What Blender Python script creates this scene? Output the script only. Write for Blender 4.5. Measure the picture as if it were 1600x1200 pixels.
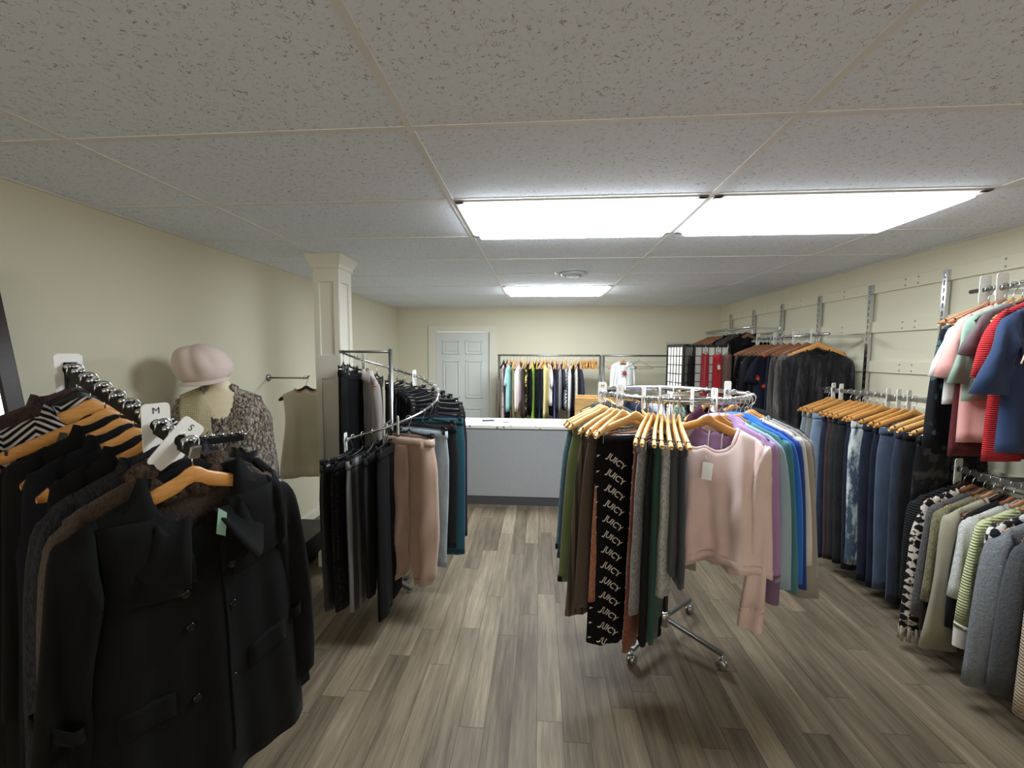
import bpy, math, random
import numpy as np
from mathutils import Matrix, Vector
random.seed(7)
for o in list(bpy.data.objects): bpy.data.objects.remove(o)
SC = bpy.context.scene
COL = SC.collection
PI = math.pi

# ---------------------------------------------------------------- camera
CAM_Z = 1.68
cam_d = bpy.data.cameras.new('camera'); cam = bpy.data.objects.new('camera', cam_d); COL.objects.link(cam)
cam_d.sensor_fit = 'HORIZONTAL'; cam_d.sensor_width = 36.0; cam_d.lens = 624.4 * 36 / 1600
cam_d.clip_start = 0.02; cam_d.clip_end = 60
_y, _p, _r = 0.0698, -0.0739, 0.00396
_f = Vector((-math.sin(_y) * math.cos(_p), math.cos(_y) * math.cos(_p), math.sin(_p)))
_rt = Vector((math.cos(_y), math.sin(_y), 0)); _up = _rt.cross(_f)
_x = math.cos(_r) * _rt + math.sin(_r) * _up; _u = -math.sin(_r) * _rt + math.cos(_r) * _up
cam.matrix_world = Matrix(((_x[0], _u[0], -_f[0], 0), (_x[1], _u[1], -_f[1], 0), (_x[2], _u[2], -_f[2], CAM_Z), (0, 0, 0, 1)))
SC.camera = cam
# ---------------------------------------------------------------- world, exposure
SC.view_settings.view_transform = 'Standard'; SC.view_settings.look = 'None'
SC.view_settings.gamma = 1.0; SC.view_settings.use_curve_mapping = False
SC.view_settings.exposure = 1.62
wd = bpy.data.worlds.new('world'); SC.world = wd; wd.use_nodes = True
wd.node_tree.nodes['Background'].inputs[0].default_value = (1.0, 0.89, 0.74, 1)
wd.node_tree.nodes['Background'].inputs[1].default_value = .76
PANEL = 7.5          # emission of the ceiling light diffusers
CEIL = 2.42; XL, XR, YB, YF = -2.29, 2.71, 6.3, -2.6

# ---------------------------------------------------------------- materials
def lin(c): return tuple((v / 255 / 12.92) if v / 255 <= .04045 else ((v / 255 + .055) / 1.055) ** 2.4 for v in c)
MATS = {}
class NT:
    def __init__(s, m):
        m.use_nodes = True; s.t = m.node_tree; s.b = s.t.nodes['Principled BSDF']; s.n = s.t.nodes; s.l = s.t.links
    def new(s, ty, **kw):
        n = s.n.new(ty)
        for k, v in kw.items():
            if k.startswith('i_'): n.inputs[k[2:].replace('_', ' ')].default_value = v
            else: setattr(n, k, v)
        return n
    def link(s, a, b): s.l.new(a, b)
    def coords(s, scale=(1, 1, 1), rot=(0, 0, 0), kind='Object'):
        tc = s.new('ShaderNodeTexCoord'); mp = s.new('ShaderNodeMapping')
        mp.inputs['Scale'].default_value = scale; mp.inputs['Rotation'].default_value = rot
        s.link(tc.outputs[kind], mp.inputs['Vector']); return mp.outputs['Vector']
    def noise(s, vec, scale, detail=2, rough=.5):
        n = s.new('ShaderNodeTexNoise'); n.inputs['Scale'].default_value = scale; n.inputs['Detail'].default_value = detail
        n.inputs['Roughness'].default_value = rough
        s.link(vec, n.inputs['Vector']); return n.outputs['Fac']
    def ramp(s, fac, stops, interp='LINEAR'):
        r = s.new('ShaderNodeValToRGB'); r.color_ramp.interpolation = interp
        e = r.color_ramp.elements
        while len(e) < len(stops): e.new(.5)
        for i, (p, c) in enumerate(stops):
            e[i].position = p; e[i].color = (c[0], c[1], c[2], 1) if not isinstance(c, float) else (c, c, c, 1)
        s.link(fac, r.inputs['Fac']); return r.outputs['Color']
    def mix(s, fac, a, b, mode='MIX'):
        m = s.new('ShaderNodeMix', data_type='RGBA', blend_type=mode)
        for sock, v in ((m.inputs[0], fac), (m.inputs[6], a), (m.inputs[7], b)):
            if isinstance(v, (int, float)): sock.default_value = v
            elif isinstance(v, tuple): sock.default_value = (v[0], v[1], v[2], 1)
            else: s.link(v, sock)
        return m.outputs[2]
    def math(s, op, a, b=0.0):
        m = s.new('ShaderNodeMath', operation=op)
        for sock, v in ((m.inputs[0], a), (m.inputs[1], b)):
            if isinstance(v, (int, float)): sock.default_value = v
            else: s.link(v, sock)
        return m.outputs[0]
    def bump(s, h, strength=.3, dist=.002):
        b = s.new('ShaderNodeBump'); b.inputs['Strength'].default_value = strength; b.inputs['Distance'].default_value = dist
        s.link(h, b.inputs['Height']); s.link(b.outputs['Normal'], s.b.inputs['Normal'])
    def color(s, c):
        if isinstance(c, tuple): s.b.inputs['Base Color'].default_value = (c[0], c[1], c[2], 1)
        else: s.link(c, s.b.inputs['Base Color'])

def solid(name, rgb, rough=.5, metal=0., coat=0., spec=.5):
    k = ('s', name)
    if k in MATS: return MATS[k]
    m = bpy.data.materials.new(name); n = NT(m); c = lin(rgb)
    v = n.coords(); ns = n.noise(v, 35, 3)
    n.color(n.mix(ns, tuple(x * .93 for x in c), tuple(min(1, x * 1.07) for x in c)))
    n.b.inputs['Roughness'].default_value = rough; n.b.inputs['Metallic'].default_value = metal
    n.b.inputs['Coat Weight'].default_value = coat; n.b.inputs['Specular IOR Level'].default_value = spec
    MATS[k] = m; return m

def fab(rgb, kind='plain', rgb2=(230, 230, 230), sc=1.0):
    """procedural cloth of one weave / print"""
    k = (tuple(rgb), kind, tuple(rgb2), sc)
    if k in MATS: return MATS[k]
    m = bpy.data.materials.new('cloth_' + kind); n = NT(m); b = n.b
    dark_ = sum(rgb) < 150
    c = lin(rgb); c2 = lin(rgb2)
    if kind == 'denim':
        g_ = sum(c) / 3; c = tuple(.7 * (x * .72 + g_ * .28) for x in c); g_ = sum(c2) / 3; c2 = tuple(.8 * (x * .75 + g_ * .25) for x in c2)
    dk = tuple(x * .86 for x in c); lt = tuple(min(1, x * 1.12 + .002) for x in c)
    b.inputs['Roughness'].default_value = .88; b.inputs['Specular IOR Level'].default_value = .1 if dark_ else .22
    b.inputs['Sheen Weight'].default_value = .02 if dark_ else .12; b.inputs['Sheen Roughness'].default_value = .5
    v = n.coords()
    big = n.noise(v, 7, 3); fine = n.noise(v, 420, 2)
    base = n.mix(big, dk, lt); h = fine; bs, bd = .25, .001
    if kind == 'heather':
        base = n.mix(n.ramp(n.noise(n.coords((1, 1, .25)), 260, 3), [(.38, 0.), (.62, 1.)]), tuple(x * .62 for x in c), tuple(min(1, x * 1.35) for x in c))
    elif kind == 'denim':
        w = n.noise(n.coords((1, 1, .35)), 22, 5, .7)
        base = n.mix(n.ramp(w, [(.3, 0.), (.75, 1.)]), tuple(x * .72 for x in c), tuple(min(1, x * 1.45 + .01) for x in c))
        base = n.mix(n.math('MULTIPLY', fine, .35), base, c2)
        h = n.noise(n.coords((1, 1, .5)), 500, 2); bs = .4
    elif kind == 'wash':
        w = n.noise(n.coords((1, 1, .3)), 14 * sc, 5, .7)
        base = n.mix(n.ramp(w, [(.42, 0.), (.56, 1.)]), c, c2)
    elif kind == 'leather':
        b.inputs['Roughness'].default_value = .34; b.inputs['Specular IOR Level'].default_value = .5; b.inputs['Sheen Weight'].default_value = 0
        vo = n.new('ShaderNodeTexVoronoi', i_Scale=160.0); n.link(v, vo.inputs['Vector']); h = vo.outputs['Distance']; bs, bd = .3, .0015
    elif kind == 'satin':
        b.inputs['Roughness'].default_value = .36; b.inputs['Specular IOR Level'].default_value = .55; b.inputs['Sheen Weight'].default_value = .3
        h = n.noise(v, 60, 3); bs = .15
    elif kind == 'velvet':
        b.inputs['Sheen Weight'].default_value = .9; b.inputs['Sheen Roughness'].default_value = .3; b.inputs['Roughness'].default_value = .7
        b.inputs['Sheen Tint'].default_value = (c2[0], c2[1], c2[2], 1)
        h = n.noise(v, 30, 4); bs, bd = .6, .006
        st = n.ramp(n.noise(n.coords((1, 1, .12)), 26, 4, .65), [(.48, 0.), (.66, 1.)])
        base = n.mix(st, base, tuple(min(.5, x * 3.2 + .004) for x in c))  # paler vertical streaks paint crushed-pile sheen into the base colour
    elif kind == 'knit':
        wv = n.new('ShaderNodeTexWave', wave_type='BANDS', bands_direction='Z', i_Scale=48.0 * sc, i_Distortion=2.0)
        n.link(v, wv.inputs['Vector']); wx = n.new('ShaderNodeTexWave', wave_type='BANDS', bands_direction='X', i_Scale=60.0 * sc, i_Distortion=1.0)
        n.link(v, wx.inputs['Vector']); h = n.math('MULTIPLY', wv.outputs['Fac'], wx.outputs['Fac']); bs, bd = .9, .006
        base = n.mix(h, tuple(x * .72 for x in c), lt)
    elif kind == 'rib':
        wx = n.new('ShaderNodeTexWave', wave_type='BANDS', bands_direction='Z', i_Scale=22.0 * sc, i_Distortion=.6)
        n.link(v, wx.inputs['Vector']); h = wx.outputs['Fac']; bs, bd = .9, .006
    elif kind in ('stripe', 'vstripe', 'dstripe'):
        rot = {'stripe': (0, 0, 0), 'vstripe': (0, PI / 2, 0), 'dstripe': (0, .7, 0)}[kind]
        wv = n.new('ShaderNodeTexWave', wave_type='BANDS', bands_direction='Z', i_Scale=12.0 * sc)
        n.link(n.coords((1, 1, 1), rot), wv.inputs['Vector'])
        base = n.mix(n.ramp(wv.outputs['Fac'], [(.52, 0.), (.6, 1.)]), base, c2)
    elif kind == 'herring':
        zz = n.new('ShaderNodeTexCoord'); sx = n.new('ShaderNodeSeparateXYZ'); n.link(zz.outputs['Object'], sx.inputs[0])
        tri = n.math('PINGPONG', sx.outputs['X'], .06)
        f = n.math('PINGPONG', n.math('ADD', n.math('MULTIPLY', tri, 1.0), n.math('ADD', sx.outputs['Z'], n.math('MULTIPLY', sx.outputs['Y'], .8))), .011)
        base = n.mix(n.ramp(n.math('MULTIPLY', f, 90.0), [(.5, 0.), (.62, 1.)]), base, c2)
    elif kind == 'hound':
        ck = n.new('ShaderNodeTexChecker', i_Scale=30.0 * sc); wv_ = n.new('ShaderNodeTexNoise'); wv_.inputs['Scale'].default_value = 26 * sc; n.link(v, wv_.inputs['Vector']); wm = n.new('ShaderNodeVectorMath', operation='MULTIPLY_ADD'); n.link(wv_.outputs['Color'], wm.inputs[0]); wm.inputs[1].default_value = (.05, 0, .05); n.link(n.coords((1, .01, 1), (0, .78, 0)), wm.inputs[2]); n.link(wm.outputs[0], ck.inputs['Vector'])
        ns = n.noise(v, 60 * sc, 2); base = n.mix(n.math('MULTIPLY', ck.outputs['Fac'], n.ramp(ns, [(.36, 0.), (.44, 1.)])), c, c2)
        h = n.noise(v, 180, 2); bs, bd = .6, .004
    elif kind == 'check':
        ck = n.new('ShaderNodeTexChecker', i_Scale=55.0 * sc); n.link(n.coords((1, .01, 1)), ck.inputs['Vector']); base = n.mix(ck.outputs['Fac'], c, c2)
    elif kind == 'floral':
        vo = n.new('ShaderNodeTexVoronoi', i_Scale=16.0 * sc); n.link(v, vo.inputs['Vector'])
        ns = n.noise(v, 30 * sc, 3)
        base = n.mix(n.ramp(n.math('ADD', vo.outputs['Distance'], n.math('MULTIPLY', ns, .35)), [(.42, 1.), (.5, 0.)]), base, n.mix(n.ramp(ns, [(.45, 0.), (.55, 1.)]), c2, tuple(x * .45 for x in c2)))
    elif kind == 'dots':
        vo = n.new('ShaderNodeTexVoronoi', i_Scale=38.0 * sc); vo.inputs['Randomness'].default_value = .35; n.link(v, vo.inputs['Vector'])
        base = n.mix(n.ramp(vo.outputs['Distance'], [(.2, 1.), (.25, 0.)]), base, c2)
    elif kind == 'camo':
        ns = n.noise(v, 13 * sc, 4, .6); base = n.mix(n.ramp(ns, [(.46, 0.), (.56, 1.)]), base, c2)
        b.inputs['Roughness'].default_value = .42
    elif kind == 'fluffy':
        h = n.noise(v, 90, 4, .7); bs, bd = 1.0, .01
        base = n.mix(n.ramp(n.noise(n.coords((1, 1, .5)), 110 * sc, 4, .75), [(.42, 0.), (.62, 1.)]), c, c2)
    n.color(base); n.bump(h, bs, bd)
    MATS[k] = m; return m

def wood(rgb, name='wood', sc=1.0, rough=.42):
    k = ('w', tuple(rgb), sc, rough)
    if k in MATS: return MATS[k]
    m = bpy.data.materials.new(name); n = NT(m); c = lin(rgb)
    g = n.noise(n.coords((2.5 * sc, 30 * sc, 30 * sc)), 6, 4, .6)
    n.color(n.mix(n.ramp(g, [(.3, 0.), (.7, 1.)]), tuple(x * .78 for x in c), tuple(min(1, x * 1.15) for x in c)))
    n.b.inputs['Roughness'].default_value = rough; n.b.inputs['Coat Weight'].default_value = .15; n.b.inputs['Coat Roughness'].default_value = .25
    n.bump(g, .1, .001); MATS[k] = m; return m

CHROME = solid('chrome', (205, 207, 210), .16, 1.0)
STEEL = solid('brushed_steel', (150, 150, 148), .38, 1.0)
BLACKM = solid('black_metal', (22, 22, 23), .4, .6)
BLACKP = solid('black_plastic', (18, 18, 19), .35)
WHITEP = solid('white_plastic', (236, 236, 232), .4)
INK = solid('black_ink', (12, 12, 12), .6)
CLEARP = solid('white_clear_plastic', (226, 229, 230), .25)
PAPER = solid('white_card', (236, 235, 228), .7)
MAPLE = wood((222, 172, 105), 'maple_wood'); OAK = wood((205, 146, 78), 'oak_wood'); PINKW = wood((204, 150, 112), 'reddish_wood')
BROWNW = wood((146, 96, 66), 'brown_wood'); DARKW = wood((52, 34, 28), 'dark_wood')

# ---------------------------------------------------------------- mesh helpers
class MB:
    """collects geometry for ONE mesh"""
    def __init__(s): s.v = []; s.f = []; s.mi = []; s.cur = 0
    def add(s, vs, fs):
        o = len(s.v); s.v.extend([tuple(map(float, q)) for q in vs]); s.f.extend([tuple(i + o for i in f) for f in fs]); s.mi.extend([s.cur] * len(fs)); return s
    def box(s, a, b, M=None):
        (x0, y0, z0), (x1, y1, z1) = a, b
        vs = [(x0, y0, z0), (x1, y0, z0), (x1, y1, z0), (x0, y1, z0), (x0, y0, z1), (x1, y0, z1), (x1, y1, z1), (x0, y1, z1)]
        if M is not None: vs = [M @ Vector(q) for q in vs]
        return s.add(vs, [(0, 3, 2, 1), (4, 5, 6, 7), (0, 1, 5, 4), (1, 2, 6, 5), (2, 3, 7, 6), (3, 0, 4, 7)])
    def bar(s, p, q, w, h, up=(0, 0, 1)):
        p, q = Vector(p), Vector(q); d = (q - p); L = d.length; d.normalize(); u = Vector(up)
        if abs(d.dot(u)) > .98: u = Vector((1, 0, 0))
        r = d.cross(u).normalized(); u = r.cross(d)
        M = Matrix(((r[0], d[0], u[0], p[0]), (r[1], d[1], u[1], p[1]), (r[2], d[2], u[2], p[2]), (0, 0, 0, 1)))
        return s.box((-w / 2, 0, -h / 2), (w / 2, L, h / 2), M)
    def tube(s, path, r, n=8, closed=False, caps=True, flat=None):
        P = [Vector(q) for q in path]; N = len(P); rings = []
        rr = r if isinstance(r, (list, tuple)) else [r] * N
        prev = None
        for i in range(N):
            if closed: t = P[(i + 1) % N] - P[i - 1]
            else: t = P[min(i + 1, N - 1)] - P[max(i - 1, 0)]
            t.normalize()
            if prev is None:
                a = Vector((0, 0, 1)) if abs(t.z) < .9 else Vector((0, 1, 0))
                nn = (a - t * a.dot(t)).normalized()
            else: nn = (prev - t * prev.dot(t)).normalized()
            prev = nn; bb = t.cross(nn)
            ks = flat or (1, 1)
            rings.append([P[i] + (nn * math.cos(2 * PI * j / n) * ks[0] + bb * math.sin(2 * PI * j / n) * ks[1]) * rr[i] for j in range(n)])
        vs = [q for g in rings for q in g]; fs = []
        for i in range(N if closed else N - 1):
            a, b = i * n, ((i + 1) % N) * n
            for j in range(n): fs.append((a + j, a + (j + 1) % n, b + (j + 1) % n, b + j))
        if caps and not closed: fs += [tuple(range(n - 1, -1, -1)), tuple(range((N - 1) * n, N * n))]
        return s.add(vs, fs)
    def lathe(s, prof, n=24, M=None):
        vs = []; fs = []
        for (r, z) in prof:
            for j in range(n): vs.append(Vector((r * math.cos(2 * PI * j / n), r * math.sin(2 * PI * j / n), z)))
        for i in range(len(prof) - 1):
            for j in range(n): fs.append((i * n + j, i * n + (j + 1) % n, (i + 1) * n + (j + 1) % n, (i + 1) * n + j))
        fs += [tuple(range(n - 1, -1, -1)), tuple(range((len(prof) - 1) * n, len(prof) * n))]
        if M is not None: vs = [M @ q for q in vs]
        return s.add(vs, fs)
    def ball(s, c, r, n=12, sq=(1, 1, 1)):
        prof = [(max(1e-4, math.sin(PI * i / 8)) * r, -math.cos(PI * i / 8) * r) for i in range(9)]
        return s.lathe(prof, n, Matrix.Translation(Vector(c)) @ Matrix.Diagonal((sq[0], sq[1], sq[2], 1)))
    def grid(s, G, wrap=False):
        """G: array [rows][cols][3]"""
        G = np.asarray(G); R, C_ = G.shape[:2]; fs = []
        for i in range(R - 1):
            for j in range(C_ if wrap else C_ - 1):
                k = (j + 1) % C_; fs.append((i * C_ + j, i * C_ + k, (i + 1) * C_ + k, (i + 1) * C_ + j))
        return s.add(G.reshape(-1, 3), fs)
    def prism(s, poly, y0, y1):
        """outline in XZ extruded along Y"""
        n = len(poly); vs = [(x, y0, z) for x, z in poly] + [(x, y1, z) for x, z in poly]
        return s.add(vs, [tuple(range(n)), tuple(range(2 * n - 1, n - 1, -1))] + [(i, i + n, (i + 1) % n + n, (i + 1) % n) for i in range(n)])
    def build(s, name, mats, parent=None, smooth=True, solid_=0., bevel=0., weld=0., sub=0, offset=0.):
        me = bpy.data.meshes.new(name); me.from_pydata(s.v, [], s.f)
        mats = mats if isinstance(mats, (list, tuple)) else [mats]
        for m in mats: me.materials.append(m)
        if len(mats) > 1: me.polygons.foreach_set('material_index', s.mi)
        if weld:
            import bmesh
            bm = bmesh.new(); bm.from_mesh(me); bmesh.ops.remove_doubles(bm, verts=bm.verts, dist=weld)
            bmesh.ops.recalc_face_normals(bm, faces=bm.faces); bm.to_mesh(me); bm.free()
        if smooth: me.polygons.foreach_set('use_smooth', [True] * len(me.polygons))
        me.update()
        o = bpy.data.objects.new(name, me); COL.objects.link(o)
        if parent is not None: o.parent = parent
        if solid_:
            md = o.modifiers.new('thickness', 'SOLIDIFY'); md.thickness = solid_; md.offset = offset
        if bevel:
            md = o.modifiers.new('bevel', 'BEVEL'); md.width = bevel; md.segments = 2; md.limit_method = 'ANGLE'; md.angle_limit = .7
        if sub: md = o.modifiers.new('sub', 'SUBSURF'); md.levels = sub; md.render_levels = sub
        return o

def thing(name, label, cat, loc=(0, 0, 0), rz=0, group=None):
    o = bpy.data.objects.new(name, None); COL.objects.link(o); o.empty_display_size = .1
    o.location = loc; o.rotation_euler = (0, 0, rz); o['label'] = label; o['category'] = cat
    if group: o['group'] = group
    return o
def tag(o, label, cat, group=None):
    o['label'] = label; o['category'] = cat
    if group: o['group'] = group
    return o
def struct(name, mb, mats, **kw):
    o = mb.build(name, mats, **kw)
    if kw.get('parent') is None: o['kind'] = 'structure'
    return o
def clone(root, loc, rz, label=None, group=None):
    r = root.copy(); COL.objects.link(r); r.location = loc; r.rotation_euler = (0, 0, rz)
    if label: r['label'] = label
    if group: r['group'] = group
    for ch in list(root.children):
        c = ch.copy(); COL.objects.link(c); c.parent = r
        for g in list(ch.children):
            d = g.copy(); COL.objects.link(d); d.parent = c
    return r
def text_data(body, size, bold=0.):
    cu = bpy.data.curves.new('lettering', 'FONT'); cu.body = body; cu.size = size; cu.offset = size * bold; cu.align_x = 'CENTER'; cu.align_y = 'CENTER'
    ob = bpy.data.objects.new('lettering', cu); COL.objects.link(ob)
    me = bpy.data.meshes.new_from_object(ob.evaluated_get(bpy.context.evaluated_depsgraph_get()))
    vs = [tuple(v.co) for v in me.vertices]; fs = [tuple(p.vertices) for p in me.polygons]
    bpy.data.objects.remove(ob); bpy.data.curves.remove(cu); bpy.data.meshes.remove(me)
    return vs, fs
# ---------------------------------------------------------------- the setting
def wall_mat(rgb):
    m = bpy.data.materials.new('painted_wall'); n = NT(m); c = lin(rgb)
    v = n.coords(kind='Generated'); v = n.coords()
    n.color(n.mix(n.noise(v, 1.5, 3), tuple(x * .97 for x in c), tuple(x * 1.03 for x in c)))
    n.b.inputs['Roughness'].default_value = .7; n.bump(n.noise(v, 160, 3), .12, .002); return m
WALLM = wall_mat((216, 211, 188)); TRIMM = wall_mat((220, 217, 203)); DOORM = wall_mat((214, 217, 214))
m = bpy.data.materials.new('vinyl_plank_floor'); n = NT(m)
tcc = n.new('ShaderNodeTexCoord'); sx = n.new('ShaderNodeSeparateXYZ'); n.link(tcc.outputs['Object'], sx.inputs[0])
PWD, PLN = .118, .98
xr = n.math('DIVIDE', sx.outputs['X'], PWD); row = n.math('FLOOR', xr)
w1 = n.new('ShaderNodeTexWhiteNoise', noise_dimensions='1D'); n.link(row, w1.inputs['W'])
yr = n.math('ADD', n.math('DIVIDE', sx.outputs['Y'], PLN), n.math('MULTIPLY', w1.outputs['Value'], 9.0)); col_ = n.math('FLOOR', yr)
cb = n.new('ShaderNodeCombineXYZ'); n.link(row, cb.inputs[0]); n.link(col_, cb.inputs[1])
w2 = n.new('ShaderNodeTexWhiteNoise', noise_dimensions='3D'); n.link(cb.outputs[0], w2.inputs['Vector']); pl = w2.outputs['Value']
fx = n.math('SUBTRACT', .5, n.math('ABSOLUTE', n.math('SUBTRACT', n.math('FRACT', xr), .5))); fy = n.math('SUBTRACT', .5, n.math('ABSOLUTE', n.math('SUBTRACT', n.math('FRACT', yr), .5)))
seam = n.math('MAXIMUM', n.math('LESS_THAN', fx, .014), n.math('LESS_THAN', fy, .0016))
# grain shifted per plank
va = n.new('ShaderNodeVectorMath', operation='MULTIPLY_ADD'); n.link(w2.outputs['Color'], va.inputs[0]); va.inputs[1].default_value = (7, 7, 7); n.link(tcc.outputs['Object'], va.inputs[2])
def gr(sc_, scale, det, ro):
    mp = n.new('ShaderNodeMapping'); mp.inputs['Scale'].default_value = sc_; n.link(va.outputs[0], mp.inputs['Vector']); return n.noise(mp.outputs[0], scale, det, ro)
g1 = gr((22, 1.5, 1), 1.3, 6, .68); g2 = gr((110, 4, 1), 1.5, 4, .6); g3 = gr((7, 1.1, 1), 1.3, 3, .5)
f = n.math('ADD', n.math('MULTIPLY', pl, .30), n.math('ADD', n.math('MULTIPLY', g1, .8), n.math('ADD', n.math('MULTIPLY', g2, .34), n.math('MULTIPLY', g3, .5))))
colr = n.ramp(n.math('MULTIPLY', f, .56), [(.3, lin((60, 50, 40))), (.45, lin((98, 86, 71))), (.6, lin((132, 119, 100))), (.78, lin((176, 162, 139)))])
colr = n.mix(n.math('MULTIPLY', seam, .7), colr, lin((56, 49, 42)))
n.color(colr); n.b.inputs['Roughness'].default_value = .5; n.b.inputs['Specular IOR Level'].default_value = .35
n.bump(g2, .08, .001); FLOORM = m
m = bpy.data.materials.new('fissured_ceiling_tile'); n = NT(m)
v = n.coords()
ws = n.new('ShaderNodeTexNoise'); ws.inputs['Scale'].default_value = 46; ws.inputs['Detail'].default_value = 1; ws.inputs['Distortion'].default_value = 1.2; n.link(v, ws.inputs['Vector'])
line = n.math('ABSOLUTE', n.math('SUBTRACT', ws.outputs['Fac'], .5))
msk = n.ramp(n.noise(v, 55, 1), [(.49, 0.), (.54, 1.)])
wl = n.math('MULTIPLY', n.ramp(line, [(.009, 1.), (.022, 0.)]), msk)
pin = n.ramp(n.noise(v, 260, 1), [(.66, 0.), (.72, .55)])
n.color(n.mix(n.math('MAXIMUM', wl, n.math('MULTIPLY', pin, .5)), lin((230, 237, 247)), lin((164, 160, 156))))
n.b.inputs['Roughness'].default_value = .9; n.bump(n.math('SUBTRACT', 1.0, wl), .4, .003); CEILM = m
GRIDM = solid('grid_enamel', (224, 224, 222), .55)

struct('floor', MB().box((XL, YF, -.1), (XR, YB, 0)), FLOORM, smooth=False)
struct('ceiling', MB().box((XL, YF, CEIL), (XR, YB, CEIL + .1)), CEILM, smooth=False)
struct('wall_left', MB().box((XL - .12, YF, -.1), (XL, YB, CEIL + .1)), WALLM, smooth=False)
struct('wall_right', MB().box((XR, YF, -.1), (XR + .12, YB, CEIL + .1)), WALLM, smooth=False)
DX0, DX1, DH = -1.669, -.80, 2.04
b = MB().box((XL - .12, YB, -.1), (DX0, YB + .12, CEIL + .1)).box((DX1, YB, -.1), (XR + .12, YB + .12, CEIL + .1)).box((DX0, YB, DH), (DX1, YB + .12, CEIL + .1))
struct('wall_back', b, WALLM, smooth=False)
WX0, WX1, WZ0, WZ1 = -2.0, 2.3, .5, 2.2      # unseen window opening, added behind the viewer to let in fill light
b = MB().box((XL - .12, YF - .12, -.1), (WX0, YF, CEIL + .1)).box((WX1, YF - .12, -.1), (XR + .12, YF, CEIL + .1)).box((WX0, YF - .12, -.1), (WX1, YF, WZ0)).box((WX0, YF - .12, WZ1), (WX1, YF, CEIL + .1))
struct('wall_front', b, WALLM, smooth=False)
b = MB()
for x in (WX0, WX0 + 1.41, WX0 + 2.84, WX1 - .05): b.box((x, YF - .09, WZ0), (x + .05, YF - .03, WZ1))
for z in (WZ0, WZ1 - .05): b.box((WX0, YF - .09, z), (WX1, YF - .03, z + .05))
struct('fill_window_1', b, solid('fill_window_frame', (90, 88, 84), .4), smooth=False)
# door with six raised panels
b = MB().box((DX0 + .006, YB + .02, .008), (DX1 - .006, YB + .055, DH - .006))
dw = DX1 - DX0
for cx in (DX0 + dw * .29, DX0 + dw * .71):
    for z0, z1 in ((.25, .82), (.98, 1.58), (1.68, 1.9)):
        hw = .135
        for q, (e, y) in enumerate(((0, .012), (.03, .004))):
            pass
        # moulding frame and raised field
        b.box((cx - hw, YB + .006, z0), (cx + hw, YB + .02, z0 + .022)).box((cx - hw, YB + .006, z1 - .022), (cx + hw, YB + .02, z1))
        b.box((cx - hw, YB + .006, z0), (cx - hw + .022, YB + .02, z1)).box((cx + hw - .022, YB + .006, z0), (cx + hw, YB + .02, z1))
        b.box((cx - hw + .045, YB + .01, z0 + .045), (cx + hw - .045, YB + .02, z1 - .045))
door = struct('door_1', b, DOORM, smooth=False, bevel=.006)
tag(door, 'pale grey six-panel door in the back wall', 'door')
hb = MB(); hb.lathe([(.026, 0), (.026, .008), (.012, .012), (.012, .035), (.027, .045), (.029, .058), (.02, .07), (.002, .072)], 16, Matrix.Translation((DX0 + .07, YB + .02, .98)) @ Matrix.Rotation(PI / 2, 4, 'X'))
hb.build('door_handle', STEEL, door)
cw = .11
b = MB().box((DX0 - cw, YB - .02, 0), (DX0, YB, DH)).box((DX1, YB - .02, 0), (DX1 + cw, YB, DH)).box((DX0 - cw, YB - .022, DH), (DX1 + cw, YB, DH + .09))
struct('trim_1', b, TRIMM, smooth=False, bevel=.004)
# baseboards
struct('baseboard_left', MB().box((XL, YF, 0), (XL + .014, YB, .09)), TRIMM, smooth=False, bevel=.004)
struct('baseboard_back', MB().box((DX1 + cw, YB - .014, 0), (XR, YB, .09)), TRIMM, smooth=False, bevel=.004)
struct('baseboard_right', MB().box((XR - .014, YF, 0), (XR, YB, .09)), TRIMM, smooth=False, bevel=.004)
# painted boards screwed to the right wall, and those on the back wall
k = 2
for z in (2.18, 1.865, 1.548, 1.23, .915, .6):
    b = MB().box((XR - .018, -1.5, z), (XR, YB - .02, z + .088))
    o = struct('trim_%d' % k, b, WALLM, smooth=False, bevel=.002); k += 1
    s = MB()
    for y in (.9, 1.5, 2.15, 2.56, 3.1, 3.2, 3.8, 4.4, 5.0, 5.6):
        for zz in (z + .022, z + .066): s.lathe([(.006, 0), (.006, .0015), (.001, .002)], 8, Matrix.Translation((XR - .018, y, zz)) @ Matrix.Rotation(-PI / 2, 4, 'Y'))
    s.build('screw_heads', STEEL, o)
for z in (1.5, 1.86):
    struct('trim_%d' % k, MB().box((-.62 if z < 1.6 else 1.9, YB - .018, z), (XR, YB, z + .088)), WALLM, smooth=False, bevel=.002); k += 1
# ceiling grid
ft = .3048; GX = -1.4206 * ft; GY = 4.407 * ft
b = MB()
for i in range(-2, 4):
    x = GX + i * 4 * ft
    if XL < x < XR: b.box((x - .012, YF, CEIL - .003), (x + .012, YB, CEIL + .01))
for j in range(-8, 9):
    y = GY + j * 2 * ft
    if YF < y < YB: b.box((XL, y - .012, CEIL - .0025), (XR, y + .012, CEIL + .01))
struct('trim_%d' % k, b, GRIDM, smooth=False); k += 1
b = MB()
for (a, c) in (((XL, YF), (XL + .022, YB)), ((XR - .022, YF), (XR, YB)), ((XL, YB - .022), (XR, YB))): b.box((a[0], a[1], CEIL - .004), (c[0], c[1], CEIL + .01))
struct('trim_%d' % k, b, GRIDM, smooth=False); k += 1
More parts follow.
